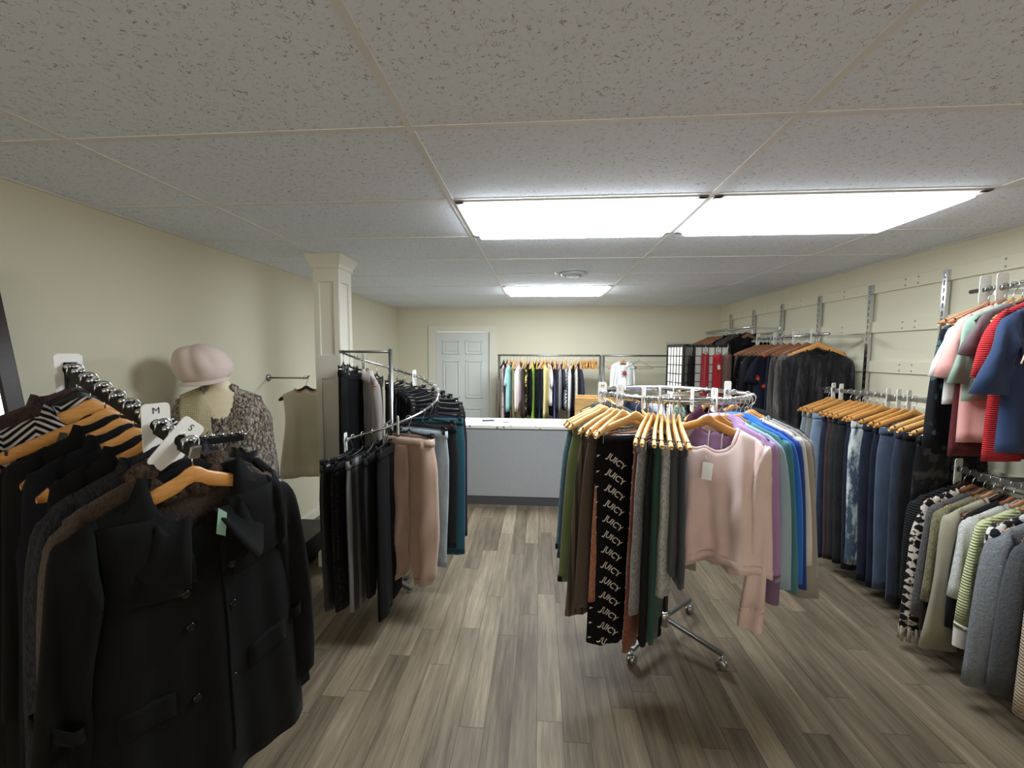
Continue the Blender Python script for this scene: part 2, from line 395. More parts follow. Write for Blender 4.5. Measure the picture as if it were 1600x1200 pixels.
# ceiling lights
DIFF = bpy.data.materials.new('light_diffuser'); n = NT(DIFF)
pv = n.new('ShaderNodeTexVoronoi', i_Scale=90.0); n.link(n.coords(), pv.inputs['Vector'])
n.color(lin((240, 242, 245))); n.b.inputs['Emission Color'].default_value = (.88, .95, 1, 1); n.b.inputs['Emission Strength'].default_value = PANEL * 1.2; n.b.inputs['Roughness'].default_value = .5
DIF2 = DIFF.copy(); DIF2.name = 'bright_diffuser'; DIF2.node_tree.nodes['Principled BSDF'].inputs['Emission Strength'].default_value = PANEL * 1.5
def ceiling_light(i, j, label, mat):
    x0 = GX + i * 4 * ft; y0 = GY + j * 2 * ft
    t = thing('ceiling_light', label, 'ceiling light', (x0 + 2 * ft, y0 + ft, CEIL), 0, 'recessed ceiling light panels')
    a, c = 2 * ft - .013, ft - .013
    f = MB(); e = .026
    f.box((-a, -c, -.008), (a, -c + e, .006)).box((-a, c - e, -.008), (a, c, .006)).box((-a, -c, -.008), (-a + .044, c, .006)).box((a - .044, -c, -.008), (a, c, .006))
    f.build('frame', GRIDM, t, smooth=False, bevel=.002)
    G = [[(sx * (a - .044 - d), sy * (c - e - d), z) for sx, sy in ((-1, -1), (1, -1), (1, 1), (-1, 1))] for d, z in ((0, -.004), (.004, -.026), (.02, -.034))]
    q = MB().grid(G, wrap=True); q.f.append((8, 9, 10, 11)); q.mi.append(0); q.build('diffuser', mat, t, smooth=False)
ceiling_light(0, 1, 'large lit panel, left of the two side by side over the round rack', DIFF)
DIF3 = DIFF.copy(); DIF3.name = 'dimmed_diffuser'; DIF3.node_tree.nodes['Principled BSDF'].inputs['Emission Strength'].default_value = PANEL * .62  # same diffuser, emission lowered to keep the right side from getting too bright
ceiling_light(1, 1, 'large lit panel, right of the two side by side over the round rack', DIF3)
ceiling_light(0, 5, 'lit ceiling panel nearest the back wall, above the counter', DIF2)
# round diffuser vent
t = thing('ceiling_vent', 'round white air vent in the ceiling before the far light panel', 'vent', (.285, 3.68, CEIL))
VENTM = solid('vent_enamel', (205, 212, 220), .4)
MB().lathe([(.158, 0), (.158, -.006), (.145, -.016), (.12, -.006), (.118, 0)], 32).build('rim', VENTM, t)
MB().lathe([(.115, -.004), (.1, -.03), (.085, -.034), (.08, -.016), (.06, -.012), (.055, -.04), (.001, -.044)], 32).build('cone', VENTM, t)
# panelled column
CX0, CX1, CY0, CY1 = -1.715, -1.515, 2.95, 3.155
t = thing('column', 'square panelled pale column standing left of the trouser rack', 'column', ((CX0 + CX1) / 2, (CY0 + CY1) / 2, 0))
hx, hy = (CX1 - CX0) / 2, (CY1 - CY0) / 2
b = MB().box((-hx + .012, -hy + .012, 0), (hx - .012, hy - .012, CEIL))
zs = [0.0, .16, 1.02, 1.3, 2.22, CEIL - .02]
def face_frame(b, z0, z1):
    st = .046
    for sy in (-1, 1):
        y0, y1 = sorted((sy * hy, sy * (hy - .013)))
        b.box((-hx, y0, z0), (-hx + st, y1, z1)).box((hx - st, y0, z0), (hx, y1, z1))
    for sx in (-1, 1):
        x0, x1 = sorted((sx * hx, sx * (hx - .013)))
        b.box((x0, -hy + .013, z0), (x1, -hy + st, z1)).box((x0, hy - st, z0), (x1, hy - .013, z1))
face_frame(b, .14, CEIL - .02)
for z0, z1 in ((.0, .18), (.53, .69), (1.49, 1.67), (2.22, CEIL)):
    b.box((-hx - .0008, -hy - .0008, z0), (hx + .0008, hy + .0008, z1))
b.build('shaft', TRIMM, t, smooth=False, bevel=.003)
b = MB(); prof = [(.0, CEIL - .1), (.008, CEIL - .095), (.012, CEIL - .07), (.03, CEIL - .035), (.036, CEIL - .02), (.036, CEIL)]
G = [[(sx * (hx + d), sy * (hy + d), z) for sx, sy in ((-1, -1), (1, -1), (1, 1), (-1, 1))] for d, z in prof]
b.grid(G, wrap=True).build('crown_moulding', TRIMM, t, smooth=False, solid_=.004)
b = MB(); prof = [(.016, 0), (.016, .11), (.008, .125), (0, .13)]
b.grid([[(sx * (hx + d), sy * (hy + d), z) for sx, sy in ((-1, -1), (1, -1), (1, 1), (-1, 1))] for d, z in prof], wrap=True).build('base_moulding', TRIMM, t, smooth=False, solid_=.004)
# wall standards (slotted uprights)
t0 = None
places = ['by the back corner', 'second from the back corner', 'third from the back corner', 'fourth from the back corner', 'behind the black blouses', 'left of the small tops', 'at the right picture edge']
for q, y in enumerate((5.887, 5.285, 4.69, 4.09, 3.49, 2.885, 2.285)):
    lab = 'chrome slotted shelf upright on the right wall, ' + places[q]
    if t0 is None:
        t0 = thing('wall_upright', lab, 'shelf upright', (XR - .018, y, .35), 0, 'slotted uprights on the right wall')
        c = MB().box((-.022, -.016, 0), (0, -.012, 1.9)).box((-.022, .012, 0), (0, .016, 1.9)).box((-.023, -.016, 0), (-.019, -.005, 1.9)).box((-.023, .005, 0), (-.019, .016, 1.9)).box((-.01, -.012, 0), (-.006, .012, 1.9))
        for zz in np.arange(.03, 1.9, .05): c.box((-.023, -.006, float(zz)), (-.018, .006, float(zz) + .018))
        c.build('channel', CHROME, t0, smooth=False)
        for zz in (.12, .95, 1.6, 1.85): MB().lathe([(.006, 0), (.006, .002), (.001, .003)], 8, Matrix.Translation((-.023, 0, zz)) @ Matrix.Rotation(-PI / 2, 4, 'Y')).build('screw', STEEL, t0)
    else: clone(t0, (XR - .018, y, .35), 0, lab)
# ---------------------------------------------------------------- hangers
HW = .215
def z_up(x):
    t = np.minimum(np.abs(np.asarray(x, float)) / HW, 1.6)
    return -.062 - .012 * np.minimum(t * 6, 1) ** 2 - .092 * t ** 1.2
def hook_path(R=.019):
    P = [(-R * 1.0, 0, -.014)]
    for i in range(11):
        a = math.radians(180 - i * 20); P.append((R * math.cos(a), 0, R * math.sin(a) * 1.05))
    P += [(R * .75, 0, -.022), (R * .25, 0, -.034), (0, 0, -.045), (0, 0, -.075)]
    return P
_hang = {}
def make_hanger(kind, label, loc, rz, group):
    key = kind
    if key in _hang: return clone(_hang[key], loc, rz, label, group)
    name = {'clip': 'clip_hanger', 'black': 'plastic_hanger', 'wire': 'wire_hanger'}.get(kind.split('_')[0], 'wooden_hanger')
    t = thing(name, label, 'hanger', loc, rz, group)
    if kind == 'wire':
        MB().tube(hook_path(), .0022, 6).build('hook', CHROME, t)
        p = [(0, 0, -.07), (-.2, 0, -.17), (-.205, 0, -.185), (.205, 0, -.185), (.2, 0, -.17), (0, 0, -.07)]
        MB().tube(p, .003, 6).build('frame', STEEL, t)
    elif kind == 'clip':
        MB().tube(hook_path(), .0022, 6).build('hook', CHROME, t)
        b = MB().tube([(-.185, 0, -.098), (-.1, 0, -.094), (-.02, 0, -.085), (0, 0, -.07), (.02, 0, -.085), (.1, 0, -.094), (.185, 0, -.098)], .0075, 8, flat=(1, .7))
        b.build('bar', BLACKP, t)
        for s in (-1, 1):
            c = MB().box((s * .165 - .016, -.016, -.135), (s * .165 + .016, -.009, -.082)).box((s * .165 - .016, .009, -.135), (s * .165 + .016, .016, -.082)).box((s * .165 - .014, -.01, -.1), (s * .165 + .014, .01, -.09))
            cl = c.build('clip', BLACKP, t, smooth=False, bevel=.003)
            MB().box((s * .165 - .006, -.019, -.118), (s * .165 + .006, .019, -.104)).build('spring', CHROME, cl, smooth=False, bevel=.002)
    else:
        base = kind.split('_')[0]
        mat = {'maple': MAPLE, 'oak': OAK, 'pink': PINKW, 'brown': BROWNW, 'dark': DARKW, 'black': BLACKP}[base]
        MB().tube(hook_path(), .0022, 6).build('hook', CHROME, t)
        xs = np.linspace(-HW, HW, 27); rings = []
        for x in xs:
            tt = abs(x) / HW; zu = float(z_up(x)); h = .046 - .014 * tt
            if tt > .93: h *= .8; zu -= .002
            if tt == 1: h *= .6; zu -= .006
            w = .0065 + .003 * tt; y = .022 * tt ** 2
            zl = zu - h
            if tt > .98: pass
            rings.append([(x, y - w, zl + .004), (x, y - w, zu - .006), (x, y - w * .5, zu), (x, y + w * .5, zu), (x, y + w, zu - .006), (x, y + w, zl + .004), (x, y + w * .5, zl), (x, y - w * .5, zl)])
        b = MB().grid(rings, wrap=True); n8 = len(xs) * 8
        b.f += [tuple(range(8)), tuple(range(n8 - 1, n8 - 9, -1))]; b.mi += [0, 0]
        body = b.build('shoulder_arms', mat, t)
        for s in (-1, 1):
            x = s * HW * .9; zu = float(z_up(x))
            MB().box((x - .0025, .007, zu - .012), (x + .0025, .03, zu + .0012)).build('notch', DARKW if base != 'black' else BLACKM, body, smooth=False)
        if kind.endswith('_clips'):
            MB().tube([(-.19, .01, -.186), (.19, .01, -.186)], .003, 6).build('clip_rod', CHROME, t)
            for s in (-1, 1):
                c = MB().box((s * .15 - .014, -.004, -.22), (s * .15 + .014, .002, -.174)).box((s * .15 - .014, .02, -.22), (s * .15 + .014, .026, -.174)).box((s * .15 - .01, 0, -.194), (s * .15 + .01, .022, -.182))
                c.build('clip', CHROME, t, smooth=False, bevel=.002)
        elif kind.endswith('_bar'):
            MB().tube([(-.18, .01, -.152), (.18, .01, -.152)], .0055, 8).build('trouser_bar', mat, t)
    _hang[key] = t
    return t

# ---------------------------------------------------------------- clothes
def ss(t): t = np.clip(t, 0, 1); return t * t * (3 - 2 * t)
class Top:
    """a hanging upper garment: torso surface plus sleeves, in hanger space"""
    def __init__(s, W=.225, chest=None, hem=None, L=.62, nh=.085, nf=.09, nb=.03, T=.03, fold=.012, nfold=2.2, seed=0, hemwave=.0, raise_=.012, hl=0.):
        s.hl = hl
        s.W0 = W; s.ch = chest or W + .01; s.hm = hem or s.ch + .01; s.L = L; s.nh = nh; s.nf = nf; s.nb = nb; s.T = T; s.fo = fold
        s.r = random.Random(seed); s.ph = [s.r.uniform(0, 6.28) for _ in range(8)]; s.nfold = nfold * s.r.uniform(.85, 1.2); s.hw = hemwave; s.rz = raise_
        s.z0 = float(z_up(0)) + raise_
    def zsh(s, x): return z_up(x) + s.rz - .25 * np.maximum(np.abs(x) - HW, 0)
    def Wv(s, v): return s.W0 + (s.ch - s.W0) * ss(v / .25) + (s.hm - s.ch) * ss((v - .25) / .75)
    def S(s, u, v, side):
        u = np.asarray(u, float); v = np.asarray(v, float)
        x0 = u * s.W0; inn = np.clip(1 - (x0 / s.nh) ** 2, 0, 1) ** .5 if s.nh > 0 else 0 * u
        zt = s.zsh(x0) - (s.nf if side < 0 else s.nb) * inn
        zb = s.z0 - s.L - s.hl * (1 + side) / 2 * (1 - u ** 4) + s.hw * np.sin(3 * u + s.ph[6]) - .015 * u * u
        x = u * s.Wv(v); z = zt + (zb - zt) * v
        prof = np.clip(1 - np.abs(u) ** 2.6, 0, 1) ** .55
        T = .012 * np.minimum(v / .012, 1) ** .5 + s.T * (1 - np.exp(-v * 7))
        y = side * (T * prof + .018 * inn * np.exp(-v * 8))
        k = s.nfold * 3.14; i = 0 if side < 0 else 3
        fo = s.fo * np.minimum(v * 2.2, 1) * (.45 + .55 * v) * (1 - u ** 4)
        y = y + fo * (np.sin(k * u + s.ph[i] + .8 * v) + .5 * np.sin(2.1 * k * u + s.ph[i + 1] - 1.2 * v) + .25 * np.sin(5 * v * 3.1 + 2 * u + s.ph[i + 2]))
        # cloth always keeps clear of the hanger
        y = np.where(side < 0, np.minimum(y, -.009 * prof * np.minimum(v / .012, 1)), np.maximum(y, .009 * prof * np.minimum(v / .012, 1)))
        return np.stack([x, y, z], -1)
    def torso(s, nu=25, nv=15):
        U = np.linspace(-1, 1, nu); V = np.concatenate([[0, .012, .035], np.linspace(.08, 1, nv - 3)])
        UU, VV = np.meshgrid(U, V); b = MB(); b.grid(s.S(UU, VV, -1)); b.grid(s.S(UU, VV, 1)); return b
    def front(s, x, z, off=.003, side=-1):
        x = np.asarray(x, float); z = np.asarray(z, float); v = np.full_like(x + z, .4)
        for _ in range(12):
            u = np.clip(x / s.Wv(v), -.999, .999); p = s.S(u, v, side); dz = p[..., 2] - z
            v = np.clip(v + dz / s.L, 0, 1)
        u = np.clip(x / s.Wv(v), -.999, .999); return s.S(u, v, side)[..., 1] + side * off
    def sleeve(s, sd, L=.58, r0=.085, r1=.045, flat=.55, spread=.03, fwd=0., n=14, bell=0., puff=0):
        """rows of rings; L measured down from the shoulder tip"""
        W = s.W0; zt = float(s.zsh(W)); sp = spread; k = r0 / .085; xi = W - .04
        O = [(xi, float(s.zsh(xi)) + .003), (W + .002, zt - .006), (W + .026 + .2 * sp, zt - .055), (W + .036 + .55 * sp, zt - .48 * L), (W + sp + r1 - .02, zt - L)]
        I = [(xi, zt - .15 * k), (W - .042, zt - .19 * k), (W - .045 + .2 * sp, zt - .06 - .24 * L), (W - .028 - (k - 1) * .05 + .55 * sp, zt - .05 - .52 * L), (W + sp - r1 - .02, zt - L - .006)]
        if L < .32: O[3] = (W + .05 + .6 * sp, zt - .55 * L); O[4] = (W + .07 + sp, zt - L); I[2:] = [(W - .04, zt - .19 * k - .01), (W - .045, zt - .2 * k - .02), (W + .07 + sp - 2 * r1, zt - L - .02)]
        if bell: O[4] = (O[4][0] + bell, O[4][1]); I[4] = (I[4][0] - bell * .3, I[4][1])
        O = np.array(O); I = np.array(I); m = 4
        def cr(C, t):
            q = t * m; i = min(int(q), m - 1); f = q - i
            p0, p1, p2, p3 = C[max(i - 1, 0)], C[i], C[i + 1], C[min(i + 2, m)]
            return .5 * (2 * p1 + (p2 - p0) * f + (2 * p0 - 5 * p1 + 4 * p2 - p3) * f * f + (3 * p1 - p0 - 3 * p2 + p3) * f ** 3)
        na = 16; A = np.linspace(0, 2 * PI, na, endpoint=False); rows = []; ph = s.r.uniform(0, 6)
        th = min(.6 * r0 * flat / .55, .012 + s.T * .75)
        for i, t in enumerate(np.linspace(0, 1, n) ** 1.15):
            o, p = cr(O, t), cr(I, t); c = (o + p) / 2; h = (o - p) / 2
            h = h * (1 + .06 * math.sin(11 * t + ph) * (t > .3) + puff * 8 * math.sin(PI * min(t * 1.4, 1)))
            rb = th * (.35 + .65 * float(ss(t / .22))) * (1 - .25 * t)
            sa = np.sin(A); y = np.sign(sa) * np.abs(sa) ** .8 * rb * (1 + .22 * np.sin(2.5 * np.cos(A) + 9 * t + ph)) + rb * .3 * np.sin(3.2 * np.cos(A) + 5 * t + ph) * (t > .15) + fwd * t
            rows.append(np.stack([sd * (c[0] + h[0] * np.cos(A)), y, c[1] + h[1] * np.cos(A)], -1))
        return np.array(rows)
    def neckline(s, side, k=13, off=0.):
        U = np.linspace(-s.nh / s.W0, s.nh / s.W0, k); return s.S(U, np.zeros(k) + .002, side) + np.array([0, 0, off])

CNT = [0]
def clothe(t, P, mat, sleeves=None, cuff=None, neck='crew', trim=None, hemband=None, solid_=.004, tagc=None, tagpos=(.02, -.16), tagsize=(.03, .05), nu=25, nv=15):
    """adds body, sleeves, neckband ... as parts of thing t"""
    trim = trim or mat
    body = P.torso(nu, nv).build('body', mat, t, weld=.0006, solid_=solid_)
    if sleeves:
        for sd in (-1, 1):
            kw = dict(sleeves)
            if 'spreadR' in kw:
                v = kw.pop('spreadR'); kw['spread'] = v if sd > 0 else kw.get('spread', .03)
            G = P.sleeve(sd, **kw); nC = len(G)
            if cuff:
                sl = MB().grid(G[:-1], wrap=True).build('sleeve', mat, t, solid_=solid_)
                c = G[-2].mean(0); e = (G[-2] - c) * .96 + c; c2 = G[-1].mean(0); e2 = (G[-1] - c2) * .9 + c2
                MB().grid([G[-2] + (G[-3] - G[-2]) * .2, e, e2, e2 + (e2 - e) * .02], wrap=True).build('cuff', cuff, sl, solid_=solid_ * 1.3)
            else: MB().grid(G, wrap=True).build('sleeve', mat, t, solid_=solid_)
    f = P.neckline(-1); bk = P.neckline(1)
    if neck in ('crew', 'turtle'):
        loop = np.concatenate([f, bk[::-1][1:-1]]); c = loop.mean(0); h = .011 if neck == 'crew' else .05
        rows = [loop + (0, 0, -.008), loop * (1, 1.06, 1) + (0, 0, h * .35), (loop - c) * (.93, .95, 1) + c + (0, 0, h), (loop - c) * (.92, .8, 1) + c + (0, 0, h * .4)]
        MB().grid(rows, wrap=True).build('neckband', trim, t, solid_=.0035)
    elif neck == 'shirt':
        loop = np.concatenate([f[:6], bk[1:-1][::1], f[-6:][::1]]) if False else np.concatenate([f[6::-1], bk[1:-1], f[:5:-1]])
        n_ = len(loop); a = np.linspace(0, 1, n_)[:, None]; c = loop.mean(0); out = (loop - c); out[:, 2] = 0
        out /= np.maximum(np.linalg.norm(out, axis=1)[:, None], 1e-4); drop = .045 + .03 * np.abs(a - .5) * 2
        rows = [loop + (0, 0, -.006), loop + out * .002 + (0, 0, .022), loop + out * .012 + (0, 0, .026), loop + out * (.028 + .014 * np.abs(a - .5)) + np.c_[np.zeros((n_, 2)), -drop * .55], loop + out * .036 + np.c_[np.zeros((n_, 2)), -drop]]
        MB().grid(rows).build('collar', trim, t, solid_=.004)
    elif neck == 'hood':
        k = 17; A = np.linspace(PI * 1.02, -PI * .02, k); rows = []
        for j, (rr, zz, yy) in enumerate(((.075, -.012, 0), (.105, .012, .02), (.12, .0, .045), (.115, -.05, .062), (.085, -.13, .062), (.03, -.19, .055))):
            rows.append([(math.cos(a) * rr, yy + math.sin(a) * rr * .42 - .035 * (1 - math.sin(a)) * (j < 3) - .01, P.z0 - .018 + zz + (-.035 - .03 * (1 - math.sin(a))) * (1 - math.sin(a)) ) for a in A])
        MB().grid(rows).build('hood', trim, t, solid_=.006, sub=1)
        for sd in (-1, 1):
            zz = P.z0 - .09; pth = [(sd * .03, float(P.front(np.array(sd * .03), np.array(zz - q * .03), .006)), zz - q * .03) for q in range(6)]
            MB().tube(pth, .0028, 6).build('drawstring', WHITEP if trim is mat else trim, t)
    elif neck == 'fur':
        loop = np.concatenate([f[6::-1], bk[1:-1], f[:5:-1]]); MB().tube([Vector(q) + Vector((0, -.01 if i in (0, len(loop) - 1) else 0, .012)) for i, q in enumerate(loop)], .034, 10).build('fur_collar', trim, t)
    if hemband:
        U = np.linspace(-.999, .999, 21); rows = []
        for v, o in ((.93, .004), (.96, .005), (1.0, .004)):
            a = P.S(U, np.full(21, v), -1) + (0, -o, 0); c = P.S(U[::-1], np.full(21, v), 1) + (0, o, 0); rows.append(np.concatenate([a, c]) * (1.004, 1, 1))
        MB().grid(rows, wrap=True).build('hem_band', hemband, t, solid_=.003)
    if tagc:
        x, z = tagpos; w, h = tagsize; y = min(float(P.front(np.array(x + q), np.array(z - h * p), .016)) for q in (-w / 2, 0, w / 2) for p in (0, .5, 1))
        tg = MB().prism([(x - w / 2, z), (x + w / 2, z), (x + w / 2, z - h), (x - w / 2, z - h)], y - .001, y + .001)
        tg.v = [(a_, b_ - .25 * (z - c_), c_) for a_, b_, c_ in tg.v]; tg = tg.build('price_tag', tagc, t, smooth=False)
        MB().tube([(x, y, z - .004), (x * .6, y + .004, z + .03)], .001, 5).build('tag_string', WHITEP, tg)
    return body

class Trousers:
    def __init__(s, ztop=-.105, w=.18, hip=.2, L=.98, rise=.26, leg=.085, hem=.075, xc=.1, T=.03, Th=.03, fold=.18, seed=0, puff=0., elastic=False, nz=20, lean=0.):
        s.lean = lean
        s.zt = ztop; s.w = w; s.hip = hip; s.L = L; s.rise = rise; s.leg = leg; s.hem = hem; s.xc = xc; s.T = T; s.Th = Th; s.fo = fold; s.el = elastic; s.puff = puff; s.nz = nz
        s.r = random.Random(seed); s.ph = [s.r.uniform(0, 6.28) for _ in range(6)]
    def par(s, z):
        t = (s.zt - z) / s.L; tc = s.rise / s.L
        o = s.w + (s.hip - s.w) * ss(t / (tc * .7)); k = ss((t - tc * .6) / (1 - tc * .6)); hl = s.leg + (s.hem - s.leg) * k
        o = o + (s.xc + hl - o) * k + s.puff * np.sin(PI * np.clip((t - .3) / .7, 0, 1)) 
        i = np.where(t > tc, (s.xc - hl) * ss((t - tc) / (1 - tc)) ** .8, 0) - s.puff * np.sin(PI * np.clip((t - .3) / .7, 0, 1)) * .6 * (t > tc)
        T = s.T + (s.Th - s.T) * t + s.puff * .5 * np.sin(PI * np.clip((t - .3) / .7, 0, 1))
        if s.el: q = np.clip((t - .95) / .05, 0, 1); c = (o + i) / 2; o = c + (o - c) * (1 - .35 * q); i = c - (c - i) * (1 - .35 * q)
        return (o + i) / 2, (o - i) / 2, T, t
    def Y(s, sd, cosv, z, side=-1):
        c, h, T, t = s.par(z); pr = np.clip(1 - np.abs(cosv) ** 2.3, 0, 1) ** .6
        x = cosv * 3
        w = T * s.fo * np.minimum(.35 + t, 1) * (np.sin(2.2 * x + s.ph[0] + sd + 1.5 * t) + .5 * np.sin(4.6 * x + s.ph[1] - 3 * t * sd) + .35 * np.sin(17 * t + s.ph[2] + x)) * pr
        return side * T * pr + w
    def leg_grid(s, sd):
        nz = s.nz; na = 18 if nz <= 24 else 48
        Z = np.linspace(s.zt, s.zt - s.L, nz); A = np.linspace(0, 2 * PI, na, endpoint=False); rows = []
        for z in Z:
            c, h, T, t = s.par(z); ca = np.cos(A); side = np.where(np.sin(A) >= 0, 1, -1)
            rows.append(np.stack([sd * (c + h * ca) + s.lean * (s.zt - z), s.Y(sd, ca, z, side), np.full(na, z)], -1))
        return np.array(rows)
    def front(s, x, z, side=-1, off=.002):
        x = x - s.lean * (s.zt - z); sd = 1 if x >= 0 else -1; c, h, T, t = s.par(z); cv = (abs(x) - c) / h
        cv = max(-.96, min(.96, cv)) if (cv < -.96 or (cv > .96 and abs(x) < c + h * .98)) else cv
        return None if abs(cv) > .965 else float(s.Y(sd, cv, z, side)) + side * off
def trouse(t, P, mat, band=None, pockets=False, tagc=None, cuffs=None, gathered=False, fly=True, tagside=1):
    band = band or mat
    for sd in (-1, 1):
        G = P.leg_grid(sd); lg = MB().grid(G, wrap=True).build('leg', mat, t, solid_=.003)
        if cuffs:
            e = G[-1]; c = e.mean(0); MB().grid([e + (0, 0, .03), (e - c) * 1.03 + c + (0, 0, .03), (e - c) * 1.03 + c, e], wrap=True).build('hem_cuff', cuffs, lg, solid_=.002)
    A = np.linspace(0, 2 * PI, 36, endpoint=False); rows = []
    for dz, e in ((.012, 0), (.012, .004), (-.015, .005), (-.032, .005), (-.032, 0)):
        w = P.w + e; pr = np.abs(np.sin(A)) ** .55 * np.sign(np.sin(A)); gz = .004 * np.sin(A * 22) if gathered else 0 * A
        rows.append(np.stack([w * np.cos(A), (P.T * 1.05 + e + gz) * pr, np.full(36, P.zt + dz)], -1))
    wb = MB().grid(rows, wrap=True).build('waistband', band, t, solid_=.003)
    if pockets:
        for x in (-.11, -.055, .0, .055, .11)[::2]:
            y = -(P.T * 1.05 + .006) * (1 - (abs(x) / P.w) ** 2.3) ** .5
            MB().box((x - .006, y - .004, P.zt - .045), (x + .006, y + .003, P.zt + .012)).build('belt_loop', band, wb, smooth=False)
        for sd in (-1, 1):
            b = MB(); x0, x1, z1 = sd * .045, sd * .15, P.zt - .075
            vs = []
            for (x, z) in ((x0, z1), (x1, z1), (x1 - sd * .004, z1 - .1), ((x0 + x1) / 2, z1 - .125), (x0 + sd * .004, z1 - .1)):
                y = P.front(x, z, -1, .004); vs.append((x, y if y is not None else -P.T, z))
            n_ = len(vs); b.add(vs + [(x, y - .003, z) for x, y, z in vs], [tuple(range(n_)), tuple(range(2 * n_ - 1, n_ - 1, -1))] + [(i, i + n_, (i + 1) % n_ + n_, (i + 1) % n_) for i in range(n_)])
            b.build('back_pocket', mat, t, smooth=False)
    if tagc:
        x, z = .1 * tagside, P.zt - .03; y = -(P.T + .022)
        MB().prism([(x - .02, z), (x + .02, z), (x + .02, z - .07), (x - .02, z - .07)], y - .001, y + .001).build('price_tag', tagc, t, smooth=False)

def divider(loc, rz, label, letter=None, group='size dividers', h=.135, w=.062, up=.045):
    """white size divider threaded on a rail: plate in the XZ plane of the hangers"""
    t = thing('size_divider', label, 'size divider', loc, rz, group)
    r = .012; pts = []
    for cx, cz, a0 in ((w / 2 - r, up - r, 0), (-w / 2 + r, up - r, 90), (-w / 2 + r, up - h + r, 180), (w / 2 - r, up - h + r, 270)):
        for k in range(5): a = math.radians(a0 + k * 22.5); pts.append((cx + r * math.cos(a), cz + r * math.sin(a)))
    hole = [(.017 * math.cos(2 * PI * i / 20), .017 * math.sin(2 * PI * i / 20)) for i in range(20)]
    # plate with a round hole and a slot below it
    b = MB(); n = len(pts)
    vs = [(x, -.0015, z) for x, z in pts] + [(x, -.0015, z) for x, z in hole]
    vs2 = [(x, .0015, z) for x, z in pts] + [(x, .0015, z) for x, z in hole]
    # match outer points to hole points by angle
    order = [min(range(20), key=lambda q: (math.cos(2 * PI * q / 20) - x / math.hypot(x, z)) ** 2 + (math.sin(2 * PI * q / 20) - z / math.hypot(x, z)) ** 2) for x, z in pts]
    fs = []
    for i in range(n):
        j = (i + 1) % n; a, c = order[i], order[j]
        q = a; chain = [a]
        while q != c: q = (q + 1) % 20; chain.append(q)
        fs.append(tuple([i, j] + [n + m for m in chain[::-1]]))
    m_ = len(vs); b.add(vs + vs2, [f for f in fs] + [tuple(q + m_ for q in f[::-1]) for f in fs] + [(i, i + m_, (i + 1) % n + m_, (i + 1) % n) for i in range(n)] + [(n + (i + 1) % 20, n + (i + 1) % 20 + m_, n + i + m_, n + i) for i in range(20)])
    b.build('plate', WHITEP, t, smooth=False)
    if letter:
        tv, tf = text_data(letter, .026)
        for sd in (-1, 1):
            c = MB().add([(-sd * x if sd > 0 else x, sd * .0021, y + (up + .017) / 2 + .001) for x, y, _ in tv], tf)
            c.build('letter', INK, t, smooth=False)
    return t
# ---------------------------------------------------------------- hanging one garment on its hanger
TONE = {'maple': 'pale wooden', 'oak': 'honey wooden', 'pink': 'reddish wooden', 'brown': 'brown wooden', 'dark': 'dark wooden', 'black': 'black', 'clip': 'black clip', 'wire': 'wire'}
SEED = [100]
def hang(loc, rz, hk, name, short, where, rack, cat, kind='top', mat=None, group=None, P=None, **kw):
    SEED[0] += 1
    make_hanger(hk, '%s hanger holding the %s on the %s' % (TONE[hk.split('_')[0]], short, rack), loc, rz, 'hangers on the ' + rack)
    t = thing(name, '%s, %s' % (short, where), cat, loc, rz, group or 'clothes on the ' + rack)
    P = dict(P or {}); P.setdefault('seed', SEED[0])
    if kind == 'top':
        T = Top(**P); clothe(t, T, mat, **kw); return t, T
    T = Trousers(**P); trouse(t, T, mat, **kw); return t, T
def rgrid(n): return dict(nu=17, nv=11)
LS = dict(L=.6, r0=.085, r1=.045)            # long sleeve
SSL = dict(L=.24, r0=.09, r1=.07, n=8)        # short sleeve
def rail_brackets(b, y, x0, x1, z):
    b.bar((x0, y, z - .012), (x1, y, z - .012), .008, .03)

# ================================================================ round rack (right centre)
RC = (.75, 2.34); RR = .40; RZ = 1.46
t = thing('round_rack', 'chrome round clothes rack on casters in the middle of the shop', 'clothes rack', (RC[0], RC[1], 0), math.radians(45))
b = MB(); prof = [(RR - .004, -.016), (RR + .004, -.016), (RR + .004, .016), (RR - .004, .016)]
G = [[(r * math.cos(a), r * math.sin(a), RZ + z - .0) for r, z in prof] for a in np.linspace(0, 2 * PI, 73)]
b.grid(G, wrap=True).build('hang_ring', CHROME, t)
b = MB()
for a in (0, PI / 2, PI, 3 * PI / 2): b.bar((0, 0, RZ - .01), ((RR - .003) * math.cos(a), (RR - .003) * math.sin(a), RZ - .01), .012, .02)
b.build('spokes', CHROME, t, smooth=False)
MB().tube([(0, 0, .62), (0, 0, RZ + .01)], .014, 14).build('inner_pole', CHROME, t)
MB().box((-.018, -.018, .13), (.018, .018, .64)).build('outer_pole', BLACKM, t, smooth=False, bevel=.002)
MB().lathe([(.03, .07), (.036, .075), (.036, .15), (.028, .16), (.002, .162)], 20).build('hub', CHROME, t)
